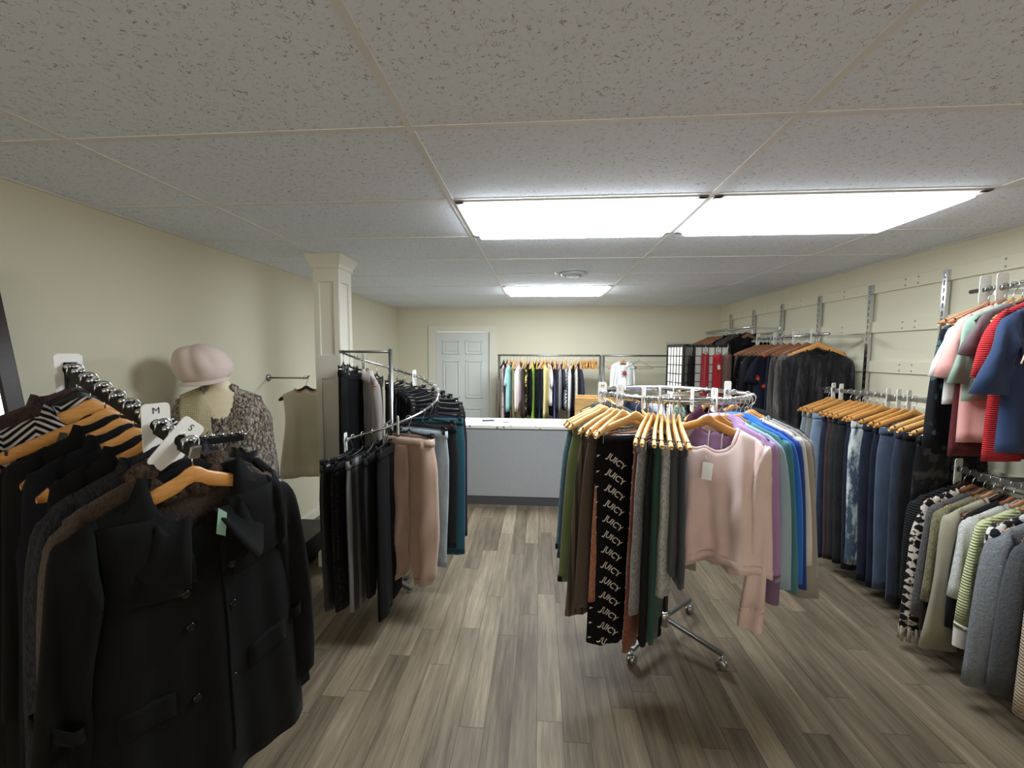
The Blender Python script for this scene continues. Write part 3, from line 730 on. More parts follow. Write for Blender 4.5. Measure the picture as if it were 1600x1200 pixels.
for k in range(4):
    a = k * PI / 2; d = Vector((math.cos(a), math.sin(a), 0))
    p = MB().bar(d * .02 + Vector((0, 0, .115)), d * .34 + Vector((0, 0, .082)), .026, .02).build('leg', STEEL, t, smooth=False, bevel=.004)
    c = MB(); e = d * .335; q = Vector((-d.y, d.x, 0)) * .012
    for s in (-1, 1): c.lathe([(.024, -.009), (.028, -.006), (.028, .006), (.024, .009)], 16, Matrix.Translation(e + q * s + Vector((0, 0, .0285))) @ Matrix.Rotation(math.atan2(q.y, q.x), 4, 'Z') @ Matrix.Rotation(PI / 2, 4, 'Y'))
    c.ball(e + Vector((0, 0, .04)), .02).tube([e + Vector((0, 0, .04)), e + Vector((0, 0, .082))], .006, 8)
    c.build('caster', CHROME, p)
def rr(phi, twist=0, flip=False):
    a = math.radians(phi); return (RC[0] + RR * math.cos(a), RC[1] + RR * math.sin(a), RZ + .0), a + math.radians(twist) + (PI if flip else 0)
RK = 'round rack'
MZ = (0, 0, 0)
def RH(phi, short, where, mat, hk='maple', twist=0, flip=False, **kw):
    loc, rz = rr(phi, twist, flip); nm = kw.pop('name', 'sweater'); ct = kw.pop('cat', nm.replace('_', ' '))
    return hang(loc, rz, hk, nm, short, where, RK, ct, mat=mat, **kw)
F = fab
def RP(phi, short, where, mat, hk='maple_clips', twist=0, flip=False, name='trousers', P=None, **kw):
    loc, rz = rr(phi, twist, flip); PP = dict(ztop=-.193, w=.18, hip=.195, L=.9, leg=.09, hem=.08, xc=.1, T=.016, Th=.02, fold=.3, lean=.09); PP.update(P or {})
    return hang(loc, rz, hk, name, short, where, RK, name, kind='pants', mat=mat, P=PP, **kw)
RP(-178, 'dusty teal trousers', 'first from the counter side, black lace hem', F((84, 124, 138), 'heather'), P=dict(L=.74), cuffs=F((20, 20, 22)))
RP(-172, 'slate blue joggers', 'second from the counter side', F((66, 88, 104), 'knit'), name='joggers', P=dict(L=.76))
RP(-166, 'olive green joggers', 'third from the counter side with black ankle cuffs', F((106, 118, 74)), name='joggers', cuffs=F((20, 20, 22)), P=dict(L=.86))
RP(-155, 'grey-brown striped trousers', 'long and dark between olive and rust pairs', F((98, 84, 72), 'vstripe', (58, 50, 45), .8), P=dict(L=.98))
RP(-149, 'dark taupe trousers', 'narrow strip left of the rust pair', F((84, 72, 64)), P=dict(L=.9))
RP(-143, 'rust brown trousers', 'left of the lettered trousers', F((158, 108, 84), 'heather'), P=dict(L=.84, T=.018, lean=.075, w=.165, hip=.17, leg=.08, hem=.072, xc=.085))
# lettered trousers
loc, rz = rr(-131.5, -36, True)
jt, JT = hang(loc, rz, 'maple_clips', 'trousers', 'black trousers with white lettering all over', 'hanging lowest at the rack front', RK, 'trousers', kind='pants', mat=F((17, 17, 19)),
              P=dict(ztop=-.193, w=.2, hip=.212, L=1.07, leg=.104, hem=.098, xc=.108, T=.022, Th=.03, fold=.2, nz=60, lean=-.03), band=F((17, 17, 19)))
tv, tf = text_data('JUICY', .042, .02); crown = [(-.014, -.01), (.014, -.01), (.018, .01), (.008, .001), (0, .014), (-.008, .001), (-.018, .01)]
LETTER = solid('print_white', (214, 210, 204), .75)
b = MB(); ca, sa = math.cos(math.radians(-38)), math.sin(math.radians(-38))
for iz in range(14):
    for ix in (-2, -1, 0, 1, 2):
        cz = JT.zt - .08 - iz * .079 - (ix % 2) * .04; cx = ix * .104 + JT.lean * (JT.zt - cz)
        vs, fs = (tv, tf) if ix % 2 != 0 else ([(x, z, 0) for x, z in crown], [(0, 1, 3), (1, 2, 3), (0, 3, 4), (3, 5, 4) if False else (0, 4, 5), (0, 5, 6)])
        out = []; ok = []
        for x, z, *_ in vs:
            X = cx + x * 1.05 * ca - z * sa; Z = cz + x * 1.05 * sa + z * ca
            y = JT.front(X, Z, -1, .004) if JT.zt - JT.L + .004 < Z < JT.zt - .012 else None
            ok.append(y is not None); out.append((X, y or 0, Z))
        fs = [q for q in fs if all(ok[k] for k in q)]; used = sorted({k for q in fs for k in q}); mp_ = {k: e for e, k in enumerate(used)}
        if fs: b.add([out[k] for k in used], [tuple(mp_[k] for k in q) for q in fs])
b.build('printed_lettering', LETTER, jt, smooth=False)
RP(-122.5, 'chestnut brown trousers', 'directly right of the lettered trousers', F((120, 72, 54), 'heather'), twist=-2, P=dict(L=.98, w=.15, hip=.16, leg=.075, hem=.07, xc=.08))
RP(-119, 'grey heather joggers', 'seen edge-on beside the chestnut pair', F((132, 132, 134), 'heather'), name='joggers', twist=-4, P=dict(L=.78, T=.022))
RP(-115.5, 'black joggers', 'between the grey heather and bottle green pairs', F((26, 28, 32)), name='joggers', P=dict(L=.9))
RP(-112.5, 'bottle green trousers', 'right of the narrow black joggers', F((36, 70, 64)), P=dict(L=.88, T=.02))
RP(-109, 'light grey cuffed joggers', 'leg hanging straight at the rack front', F((166, 167, 166), 'heather'), name='joggers', cuffs=F((150, 151, 150)), P=dict(L=.66, T=.026, Th=.03))
RP(-105.5, 'charcoal drawstring shorts', 'between light grey and slate pairs', F((70, 72, 76)), name='shorts', P=dict(L=.55, leg=.1, hem=.1, T=.024))
RP(-102, 'dark slate culottes', 'just left of the big pink sweatshirt', F((60, 64, 72)), name='culottes', P=dict(L=.6, leg=.1, hem=.1, T=.024))
PINK = F((226, 202, 198)); PINKD = F((222, 196, 192))
pt, PT = RH(-83, 'large dusty pink sweatshirt', 'facing front with a white price tag', PINK, hk='oak', twist=43, name='sweatshirt', trim=PINKD, hemband=PINKD,
   P=dict(W=.235, chest=.27, hem=.29, L=.70, nh=.14, nf=.165, nb=.05, T=.045, fold=.045, nfold=2.3, hemwave=.022, hl=.075), sleeves=dict(L=.84, r0=.1, r1=.05, spread=.0, flat=.6, n=18), cuff=PINKD, tagc=PAPER, tagpos=(.03, -.275), tagsize=(.045, .075), nu=37, nv=21)
RH(-75, 'lavender hoodie', 'right behind the pink sweatshirt, hood showing', F((168, 134, 178)), hk='oak', twist=32, name='hoodie', neck='hood', P=dict(W=.212, chest=.232, L=.64, T=.022, fold=.015), sleeves=dict(L=.72, r0=.085, r1=.05, spread=.04), cuff=F((160, 126, 170), 'knit', sc=2))
RH(-70, 'pale blue-grey sweatshirt', 'next after the lavender hoodie', F((150, 170, 186)), hk='oak', twist=29, name='sweatshirt', P=dict(W=.212, chest=.232, L=.64, T=.018), sleeves=dict(L=.66, r0=.085, r1=.05, spread=.055))
RH(-65, 'sea green sweater', 'between pale blue and bright blue ones', F((70, 124, 132)), hk='oak', twist=27, P=dict(W=.212, chest=.232, L=.66, T=.018), sleeves=dict(L=.68, r0=.085, r1=.05, spread=.055))
RH(-60, 'bright blue hoodie', 'with gathered hood, after the sea green sweater', F((36, 104, 196)), hk='oak', twist=25, name='hoodie', neck='hood', P=dict(W=.212, chest=.232, L=.66, T=.02), sleeves=dict(L=.66, r0=.085, r1=.05, spread=.055))
RH(-55, 'royal blue sweatshirt', 'darker blue, before the white-shouldered one', F((26, 62, 142)), hk='oak', twist=23, name='sweatshirt', P=dict(W=.212, chest=.232, L=.68, T=.018), sleeves=dict(L=.7, r0=.085, r1=.05, spread=.055))
RH(-49, 'white sweatshirt', 'only its pale shoulder shows behind the blues', F((212, 210, 206)), hk='oak', twist=20, name='sweatshirt', P=dict(W=.212, chest=.232, L=.62, T=.018), sleeves=dict(L=.6, r0=.085, r1=.05, spread=.055))
RH(-43, 'taupe grey sweatshirt', 'outermost pale one on the right side', F((152, 146, 138)), hk='oak', twist=18, name='sweatshirt', P=dict(W=.222, chest=.235, L=.72, T=.022), sleeves=dict(L=.78, r0=.1, r1=.06, spread=.07), hemband=F((146, 140, 132), 'knit', sc=2))
RH(-34, 'grey marl sweater', 'behind the taupe sweatshirt', F((120, 122, 124), 'heather'), hk='oak', twist=14, P=dict(W=.24, L=.6, T=.018), sleeves=LS)
RH(-24, 'black hoodie', 'with a square black hang tag at its shoulder', F((24, 24, 27)), hk='oak', twist=10, tagc=BLACKP, tagpos=(.2, -.2), tagsize=(.06, .1), name='hoodie', neck='hood', P=dict(W=.245, L=.62, T=.02), sleeves=LS)
RH(-8, 'black long-sleeved top', 'far right side, behind the black hoodie', F((30, 30, 34)), hk='oak', name='top', P=dict(W=.22, L=.6, T=.016), sleeves=LS)
RH(12, 'charcoal fleece', 'far right side of the ring', F((52, 52, 56), 'fluffy', (70, 70, 74)), hk='oak', name='fleece', P=dict(W=.22, L=.6, T=.018), sleeves=LS)
RH(40, 'plum jumper', 'far side of the ring, right', F((66, 34, 46)), name='sweater', P=dict(W=.21, L=.6, T=.018), sleeves=LS)
RH(66, 'dark green checked shirt', 'far side of the ring above the pink sweatshirt', F((52, 72, 64), 'check', (120, 130, 120), .6), name='shirt', neck='shirt', P=dict(W=.21, L=.62, T=.018), sleeves=LS)
RH(84, 'pale chambray shirt', 'far side of the ring, light blue', F((150, 168, 206), 'denim', (220, 226, 240)), name='shirt', neck='shirt', P=dict(W=.21, L=.62, T=.018), sleeves=LS)
RH(108, 'navy jumper', 'far side of the ring, left of the chambray shirt', F((36, 42, 60)), name='sweater', P=dict(W=.21, L=.6, T=.018), sleeves=LS)
RH(140, 'dark grey jumper', 'far side of the ring nearest the crate', F((58, 60, 62)), name='sweater', P=dict(W=.2, L=.58, T=.018), sleeves=LS)
b = 0
for phi, L in ((-172, 'M'), (-146, 'L'), (-126, None), (-115, None), (-94, None), (-79, 'S'), (120, None), (70, None), (20, None)):
    loc, rz = rr(phi)
    wh = {-172: 'by the crate, marked M', -146: 'above the rust trousers, marked L', -126: 'above the lettered trousers', -115: 'above the grey heather joggers', -94: 'above the dark slate culottes', -79: 'behind the pink sweatshirt, marked S', 120: 'far left side of the ring', 70: 'far side above the checked shirt', 20: 'far right side of the ring'}[phi]
    divider(loc, rz, 'white size divider on the round rack, ' + wh, L, 'size dividers on the round rack', h=.115, w=.05, up=.066)

# ================================================================ spiral trouser rack (left centre)
PC = (-1.05, 2.65); PR = .35
def sp(th, dz=0): return (PC[0] + PR * math.cos(th), PC[1] + PR * math.sin(th), 1.15 + .11 * (th + 2) + dz)
t = thing('spiral_rack', 'chrome spiral rail rack full of black trousers beside the column', 'clothes rack', (PC[0], PC[1], 0))
loc0 = Vector((PC[0], PC[1], 0))
MB().tube([Vector(sp(th)) - loc0 for th in np.linspace(-1.95, 2.95, 60)], .0085, 10).build('spiral_rail', CHROME, t)
pp = Vector((.02, .05, 0)); zt = sp(2.95)[2]
MB().tube([pp + Vector((0, 0, .05)), pp + Vector((0, 0, zt + .02))], .0145, 14).build('post', STEEL, t)
e = Vector(sp(2.95)) - loc0
MB().tube([e, (pp.x, pp.y, e.z)], .009, 10).ball(e, .012).build('top_arm', STEEL, t)
e = Vector(sp(-1.35)) - loc0
MB().tube([e, (pp.x, pp.y, e.z)], .007, 8).build('lower_arm', STEEL, t)
for k in range(4):
    a = k * PI / 2 + 1.2; d = Vector((math.cos(a), math.sin(a), 0))
    MB().bar(pp + Vector((0, 0, .06)), pp + d * .15 + Vector((0, 0, .03)), .028, .028).lathe([(.014, 0), (.018, .004), (.012, .03)], 12, Matrix.Translation(pp + d * .135)).build('leg', STEEL, t, smooth=False, bevel=.003)
SK = 'spiral rack'
def SH(th, short, where, mat, hk='clip', twist=0, **kw):
    nm = kw.pop('name', 'trousers'); x, y, z = sp(th)
    P = dict(ztop=-.125, w=.185, hip=.2, L=.9, leg=.09, hem=.085, T=.016, Th=.022); P.update(kw.pop('P', {}))
    return hang((x, y, z), th + twist, hk, nm, short, where, SK, nm.replace('_', ' '), kind='pants', mat=mat, P=P, **kw)
BK = F((13, 13, 15)); BK2 = F((20, 21, 23)); BKS = F((17, 18, 20), 'satin')
SH(-1.93, 'black satin-finish trousers', 'at the low near end of the rail', BKS, P=dict(leg=.1, hem=.09, L=.86))
SH(-1.78, 'black trousers with lace side seams', 'second from the near end', F((26, 26, 29), 'dots', (92, 92, 96), 2.2), P=dict(L=.86))
SH(-1.6, 'charcoal trousers with a pale grey stripe', 'third from the near end, blue tag', F((50, 50, 52), 'vstripe', (120, 120, 122), .35), tagc=solid('blue_card', (104, 150, 188), .6), P=dict(L=.87))
SH(-1.42, 'dark grey slim trousers', 'fourth from the near end', F((32, 33, 35)), P=dict(L=.82, leg=.08, hem=.06))
SH(-1.17, 'wide black trousers', 'reaching lowest, left of the tan joggers', F((9, 9, 10)), twist=-.35, P=dict(leg=.105, hem=.105, L=.97))
TAN = F((172, 146, 130), 'satin')
SH(-.80, 'shiny tan joggers', 'gathered waist and cuffed ankles', TAN, twist=.42, gathered=True, cuffs=TAN, name='joggers', P=dict(w=.18, hip=.205, L=.9, leg=.098, hem=.085, T=.04, Th=.045, fold=.62, elastic=True, puff=.012))
SH(-.5, 'light blue jeans', 'right of the tan joggers, pale blue tag', F((150, 172, 188), 'denim', (216, 226, 232)), name='jeans', twist=.1, tagc=solid('pale_blue_card', (140, 184, 206), .6), P=dict(L=.86, leg=.085, hem=.075))
SH(-.28, 'black cropped trousers', 'white tag, between light jeans and teal pair', F((34, 34, 37)), tagc=PAPER, P=dict(L=.8))
SH(-.04, 'teal green wide trousers', 'outermost coloured pair towards the counter', F((22, 66, 78)), P=dict(L=.93, leg=.1, hem=.095))
SH(.18, 'dark plum trousers', 'behind the teal pair', F((38, 32, 42)), P=dict(L=.88, leg=.1, hem=.1))
GB = 'plain black trousers on the far turns of the spiral rack'
for k, th in enumerate((.42, .62, .80, .98, 1.16, 1.34, 1.52, 1.70, 1.88)):
    mt = (BK, BK2, BK, F((44, 40, 36)), BK2, BK, F((36, 37, 39)), BK2, BK)[k]
    if k in (3, 6): SH(th, ('dark brown trousers', 'graphite trousers')[k == 6], 'among the black pairs on the far turn of the rail', mt)
    else:
        nth = {0: 'first', 1: 'second', 2: 'third', 4: 'fourth', 5: 'fifth', 7: 'sixth', 8: 'seventh'}[k]
        SH(th, 'plain black trousers', nth + ' black pair counted up the rail from the plum pair', mt)
        h = [o for o in COL.objects if o.parent is None and 'label' in o and o['category'] == 'hanger'][-1]; h['label'] = 'black clip hanger of the %s plain black pair on the spiral rack' % nth
x, y, z = sp(2.12)
hang((x, y, z), 2.12, 'clip', 'trousers', 'dark grey flared trousers', 'before the white blouse at the high end', SK, 'trousers', kind='pants', mat=F((62, 60, 58)), P=dict(ztop=-.125, L=1.0, leg=.09, hem=.1, T=.016, Th=.02))
x, y, z = sp(2.32)
hang((x, y, z), 2.32, 'pink', 'blouse', 'white blouse', 'on a reddish hanger near the high end', SK, 'blouse', mat=F((206, 200, 200)), P=dict(W=.2, L=.62, T=.016), sleeves=LS, neck='shirt')
SH(2.55, 'black wide trousers', 'just left of the white blouse', BK, twist=-.95, P=dict(L=1.08, leg=.11, hem=.12, w=.19, T=.02, Th=.03))
SH(2.72, 'black pleated trousers', 'second from the high end by the column', BK2, twist=-.95, P=dict(L=1.1, leg=.11, hem=.12, T=.02, Th=.03, fold=.4))
SH(2.88, 'black long trousers', 'last pair at the high end by the column', BK, twist=-.95, P=dict(L=1.1, leg=.11, hem=.12, T=.02, Th=.03))
for th, w, L in ((-1.94, 'at the low near end of the spiral rail', 'S'), (-1.0, 'left of the tan joggers, edge on', None), (1.3, 'upright on the far turn of the spiral rail', None), (2.4, 'by the white blouse on the spiral rail', None)):
    divider(sp(th), th + (.5 if L else .0), 'white size divider ' + w, L, 'size dividers on the spiral rack', h=.12, w=.05)

# ================================================================ front left four-way rack with coats
E0 = Vector((-.926, 1.0, 1.428)); E1 = Vector((-1.496, 1.166, 1.638))
post = Vector((E1.x, E1.y, 0)); E2 = Vector((-1.33, 1.69, 1.32)); E3 = Vector((-1.496, 1.166, 1.36))
t = thing('four_way_rack', 'black sloping-arm coat rack with chrome ball stops, front left', 'clothes rack', post)
MB().box((-.016, -.016, .05), (.016, .016, 1.65)).build('post', BLACKM, t, smooth=False, bevel=.002)
for Es, Ea in ((E1, E0), (E3, E2)):
    a = MB().bar(Es - post - Vector((0, 0, .015)), Ea - post - Vector((0, 0, .015)), .022, .03).build('sloping_arm', BLACKM, t, smooth=False, bevel=.002)
    d = (Ea - Es); s = Vector((-d.y, d.x, 0)).normalized() * .0085
    for k in range(15):
        c = Es - post + d * (k + .6) / 15.3 + Vector((0, 0, .006))
        MB().ball(c + s, .0085).ball(c - s, .0085).build('ball_stop', CHROME, a)
    MB().bar(Ea - post - Vector((0, 0, .015)) - d.normalized() * .006, Ea - post - Vector((0, 0, .015)) + d.normalized() * .004, .026, .034).build('end_cap', CHROME, a, smooth=False, bevel=.002)
for k in range(4):
    a = k * PI / 2 + .4; d = Vector((math.cos(a), math.sin(a), 0))
    MB().bar(Vector((0, 0, .06)), d * .38 + Vector((0, 0, .03)), .03, .03).lathe([(.014, 0), (.018, .004), (.012, .03)], 12, Matrix.Translation(d * .36)).build('leg', BLACKM, t, smooth=False, bevel=.003)
HR = math.radians(66)
def arm(s): q = E0 + (E1 - E0) * s; return (q.x, q.y, q.z + .004)
AK = 'front coat rack'
def AH(s, short, where, mat, hk='oak', rz=HR, name='coat', **kw):
    P = dict(W=.225, chest=.235, hem=.26, L=.86, T=.03, nf=.1, fold=.012); P.update(kw.pop('P', {}))
    return hang(arm(s), rz, hk, name, short, where, AK, name.replace('_', ' '), mat=mat, P=P, sleeves=kw.pop('sleeves', dict(L=.66, r0=.095, r1=.06, spread=.03)), neck=kw.pop('neck', 'shirt'), **kw)
COATM = F((15, 15, 16), 'plain'); 
ct, CT = AH(.025, 'black belted trench coat', 'nearest the viewer at the arm tip', COATM, name='coat', P=dict(W=.235, chest=.245, hem=.285, L=.92, T=.055, nh=.1, nf=.165, fold=.012, seed=5), sleeves=dict(L=.66, r0=.1, r1=.062, spread=.06, flat=.7, n=18), neck='none', nu=37, nv=21)
# collar, lapels, buttons, flaps, belt of the trench coat
f = CT.neckline(-1, 25); bk = CT.neckline(1, 25)
loop = np.concatenate([f[10::-1], bk[1:-1], f[:13:-1]]); n_ = len(loop); a = np.linspace(-1, 1, n_)[:, None]; c = loop.mean(0)
out = loop - c; out[:, 2] = 0; out /= np.maximum(np.linalg.norm(out, axis=1)[:, None], 1e-4)
front_w = np.abs(a) ** 2
rows = [loop + (0, 0, -.01), loop + out * .004 + (0, 0, .03), loop + out * .018 + (0, 0, .034), loop + out * (.036 + .03 * front_w) + np.c_[np.sign(a[:, 0]) * 0, -.022 * front_w[:, 0], -.022 - .02 * front_w[:, 0]], loop + out * (.05 + .06 * front_w) + np.c_[np.zeros(n_), -.03 * front_w[:, 0], -.06 - .045 * front_w[:, 0]]]
MB().grid(rows).build('collar', COATM, ct, solid_=.006)
def patch(name, pts, off, th, mat, par, T=CT, nd=6):
    """flat cloth patch following the garment front; pts a quad (x,z) x4"""
    (a0, a1, a2, a3) = [np.array(q, float) for q in pts]; R = []
    for i in np.linspace(0, 1, nd):
        row = []
        for j in np.linspace(0, 1, nd):
            q = (a0 * (1 - j) + a1 * j) * (1 - i) + (a3 * (1 - j) + a2 * j) * i
            row.append((q[0], float(T.front(np.array(q[0]), np.array(q[1]), off)), q[1]))
        R.append(row)
    return MB().grid(R).build(name, mat, par, solid_=th)
zt = CT.z0
for sd in (-1, 1):
    patch('lapel', [(sd * .03, zt - .235), (sd * .1, zt - .13), (sd * .125, zt - .22), (sd * .03, zt - .31)], .01, .005, COATM, ct)
    patch('storm_flap', [(sd * .055, zt - .12), (sd * .2, zt - .11), (sd * .2, zt - .3), (sd * .06, zt - .33)], .008, .004, COATM, ct)
    patch('pocket_flap', [(sd * .09, zt - .57), (sd * .2, zt - .55), (sd * .2, zt - .61), (sd * .09, zt - .63)], .006, .005, COATM, ct)
patch('placket', [(.03, zt - .26), (.036, zt - .26), (.036, zt - .83), (.03, zt - .83)], .006, .004, COATM, ct, nd=12)
BTN = solid('black_button', (8, 8, 9), .16)
for x, z in ((-.055, .33), (.055, .3), (-.05, .42), (.05, .41), (.04, .62), (-.045, .62)):
    y = float(CT.front(np.array(x), np.array(zt - z), .006))
    MB().lathe([(.011, 0), (.0115, .003), (.009, .005), (.006, .0035), (.001, .0035)], 16, Matrix.Translation((x, y, zt - z)) @ Matrix.Rotation(PI / 2, 4, 'X')).build('button', BTN, ct)
y = float(CT.front(np.array(.03), np.array(zt - .2), .02))
MB().prism([(.03, zt - .13), (.05, zt - .15), (.044, zt - .215), (.022, zt - .2)], y - .001, y + .001).build('hang_tag', solid('green_edged_card', (150, 190, 172), .6), ct, smooth=False)
MB().bar((.262, 0, zt - .5), (.285, -.01, zt - .86), .05, .004, up=(0, 1, 0)).build('belt_end', COATM, ct, smooth=False)
for sd in (-1, 1):
    e = CT.sleeve(sd, L=.66, r0=.1, r1=.062, spread=.06, flat=.7, n=18)[-4]; c = e.mean(0)
    MB().grid([(e - c) * 1.05 + c + (0, 0, .016), (e - c) * 1.06 + c - (0, 0, .016)], wrap=True).build('cuff_strap', COATM, ct, solid_=.004)
    MB().box((sd * .12 - .06, -.02, -.01), (sd * .12 + .06, .02, -.005), Matrix.Translation((0, -.004, float(CT.zsh(.12)) + .012)) @ Matrix.Rotation(sd * .42, 4, 'Y') @ Matrix.Translation((-sd * .0, 0, 0)) if False else Matrix.Identity(4)) if False else None
AH(.12, 'dark brown shearling jacket', 'fur collar showing behind the trench coat', F((62, 50, 42), 'fluffy', (78, 62, 52)), name='jacket', P=dict(L=.8, T=.035), neck='fur', trim=F((52, 42, 36), 'fluffy', (92, 76, 64)))
AH(.215, 'charcoal wool coat', 'third from the arm tip', F((42, 42, 46), 'heather'), hk='pink', P=dict(L=.9))
AH(.33, 'black wool coat', 'under the long slanting bare hanger arm', F((18, 18, 21)), hk='oak', P=dict(W=.17, L=.9), tagc=PAPER)
AH(.45, 'midnight blue coat', 'fifth from the arm tip, hanger peak bare', F((20, 21, 28)), hk='oak', P=dict(W=.18, L=.92))
AH(.56, 'soft black coat', 'sixth from the arm tip', F((17, 18, 19)), hk='oak', P=dict(W=.19, L=.92))
AH(.68, 'black coat with olive collar', 'seventh from the arm tip', F((20, 20, 20)), hk='oak', trim=F((66, 62, 48)), P=dict(W=.205, raise_=-.04, L=.92))
AH(.8, 'black and white herringbone coat', 'bold slanted stripes at the left picture edge', F((20, 20, 22), 'herring', (190, 186, 180)), hk='oak', P=dict(W=.2, L=.92))
AH(.92, 'burgundy textured jacket', 'farthest up the arm next to the wall', F((74, 52, 50), 'fluffy', (48, 36, 36)), hk='black', name='jacket', P=dict(W=.23, L=.8))
def arm2(s): q = E2 + (E3 - E2) * s; return (q.x, q.y, q.z + .004)
d2 = (E2 - E1); R2 = math.atan2(d2.y, d2.x) - PI / 2
for s, nm, mt, wh in ((.03, 'black leather jacket', F((20, 20, 22), 'leather'), 'outermost on the rear arm, before the mannequin'), (.26, 'black padded jacket', F((17, 17, 19)), 'second on the rear arm'), (.42, 'black long cardigan', F((24, 23, 24), 'knit'), 'third on the rear arm')):
    hang(arm2(s), R2 + PI, 'black', 'jacket' if 'jacket' in nm else 'cardigan', nm, wh, 'rear arm of the coat rack', 'jacket' if 'jacket' in nm else 'cardigan', mat=mt, P=dict(W=.225, L=.75, T=.03), sleeves=dict(L=.62, r0=.09, r1=.055), neck='shirt')
q = arm(.27); divider((q[0], q[1], q[2] - .012), HR + .15, 'white size divider marked M on the front coat rack', 'M', 'size dividers on the coat rack', h=.15, w=.07, up=.062)
q = arm(.1); divider((q[0], q[1], q[2] - .012), HR + .0, 'tilted white size divider marked S near the arm tip', 'S', 'size dividers on the coat rack', h=.15, w=.07, up=.062).rotation_euler = (0, .75, HR + .2)
q = arm(.985); divider((q[0], q[1], q[2] - .012), HR + .25, 'white size divider at the top of the coat rack arm', None, 'size dividers on the coat rack', h=.15, w=.07, up=.05)
# ================================================================ wall rails on the right
RX = 2.38
def wall_rail(label, y0, y1, z, br, mat=CHROME, flat=False):
    t = thing('hang_rail', label, 'clothes rail', (RX, (y0 + y1) / 2, z)); h = (y1 - y0) / 2
    if flat: MB().box((-.006, -h, -.016), (.006, h, .012)).build('rail', mat, t, smooth=False, bevel=.002)
    else: MB().tube([(0, -h, 0), (0, h, 0)], .0125, 12).build('rail', mat, t)
    for y in br:
        b = MB().bar((0, y - (y0 + y1) / 2, -.02), (XR - .04 - RX, y - (y0 + y1) / 2, -.02), .006, .026)
        b.box((-.014, y - (y0 + y1) / 2 - .006, -.034), (.014, y - (y0 + y1) / 2 + .006, -.012)); b.box((XR - .046 - RX, y - (y0 + y1) / 2 - .008, -.07), (XR - .04 - RX, y - (y0 + y1) / 2 + .008, .01))
        b.build('bracket', mat, t, smooth=False)
def WH(y, z, hk, short, where, rack, mat, name='top', rz=0., **kw):
    return hang((RX, y, z), rz, hk, name, short, where, rack, kw.pop('cat', name.replace('_', ' ')), mat=mat, **kw)
rnd = random.Random(3)
# --- jeans rail
JZ = 1.405; wall_rail('grey flat rail along the right wall carrying jeans', 2.28, 3.62, JZ, (2.885, 3.49, 2.30), STEEL, True)
JK = 'jeans rail'
J = [('denim shorts with laced side', 'leftmost, short and frayed', F((108, 132, 152), 'denim', (200, 212, 220)), dict(L=.26, leg=.1, hem=.105, xc=.1), 'shorts'),
     ('pale grey slim trousers', 'thin strip left of the light blue jeans', F((128, 128, 126)), dict(L=1.0, leg=.07, hem=.06), 'trousers'),
     ('light blue jeans', 'palest plain blue pair near the left end', F((112, 148, 190), 'denim', (190, 210, 232)), dict(L=1.04), 'jeans'),
     ('navy wide jeans', 'right of the light blue jeans', F((34, 44, 70), 'denim', (60, 74, 104)), dict(L=1.12, leg=.1, hem=.1), 'jeans'),
     ('burgundy brown jeans', 'narrow reddish pair', F((72, 48, 44), 'denim', (90, 62, 58)), dict(L=1.1), 'jeans'),
     ('charcoal jeans', 'right of the burgundy pair', F((48, 48, 52), 'denim', (76, 76, 80)), dict(L=1.08), 'jeans'),
     ('black faded jeans', 'second dark pair after the burgundy one', F((34, 35, 38), 'denim', (64, 64, 68)), dict(L=1.08), 'jeans'),
     ('dark indigo jeans', 'just left of the white distressed pair', F((30, 40, 60), 'denim', (54, 66, 92)), dict(L=1.08), 'jeans'),
     ('white distressed jeans', 'bleached leg with dark rips', F((62, 78, 96), 'wash', (206, 214, 212)), dict(L=1.02, leg=.085, hem=.08), 'jeans'),
     ('midnight blue jeans', 'right of the white distressed pair', F((28, 36, 58), 'denim', (50, 60, 88)), dict(L=1.08), 'jeans'),
     ('inky blue jeans with stitched pocket', 'back pocket facing front', F((26, 34, 54), 'denim', (46, 56, 82)), dict(L=1.08), 'jeans'),
     ('mid blue straight jeans', 'lighter pair beside the stitched pocket pair', F((54, 74, 108), 'denim', (110, 130, 162)), dict(L=1.06), 'jeans'),
     ('dark denim bootcut jeans', 'green tag at the waist', F((40, 52, 74), 'denim', (70, 84, 110)), dict(L=1.08), 'jeans'),
     ('black ribbed trousers', 'behind the coated black pair', F((26, 26, 29), 'denim', (44, 44, 48)), dict(L=1.06), 'trousers'),
     ('black coated camouflage trousers', 'shiny pair nearest the small tops', F((24, 24, 26), 'camo', (62, 58, 54)), dict(L=1.02, leg=.1, hem=.09, fold=.35), 'trousers')]
ys = [3.46, 3.41, 3.335, 3.23, 3.17, 3.11, 3.05, 2.985, 2.93, 2.825, 2.765, 2.70, 2.60, 2.53, 2.45]
for (sh, wh, mt, P, nm), y in zip(J, ys):
    PP = dict(ztop=-.195, w=.19, hip=.205, leg=.09, hem=.075, T=.018, Th=.024, fold=.3); PP.update(P)
    hang((RX, y, JZ), rnd.uniform(-.08, .08) + (0 if sh in ('light blue jeans', 'white distressed jeans') else 0), 'oak_clips' if y > 2.62 else 'maple_clips', nm, sh, wh, JK, nm, kind='pants', mat=mt, P=PP, pockets=('pocket' in sh or 'navy' in sh or 'light' in sh), tagc=solid('green_card', (40, 92, 60), .6) if 'bootcut' in sh else None, tagside=-1)
for y, w in ((3.41, 'near the left end'), (3.325, 'second from the left end'), (2.895, 'above the white distressed pair'), (2.815, 'above the midnight blue pair'), (2.74, 'above the stitched pocket pair')):
    divider((RX, y, JZ), .5, 'white size divider on the jeans rail, ' + w, 'M' if y > 3.4 else None, 'size dividers on the jeans rail', h=.13, w=.055, up=.055)
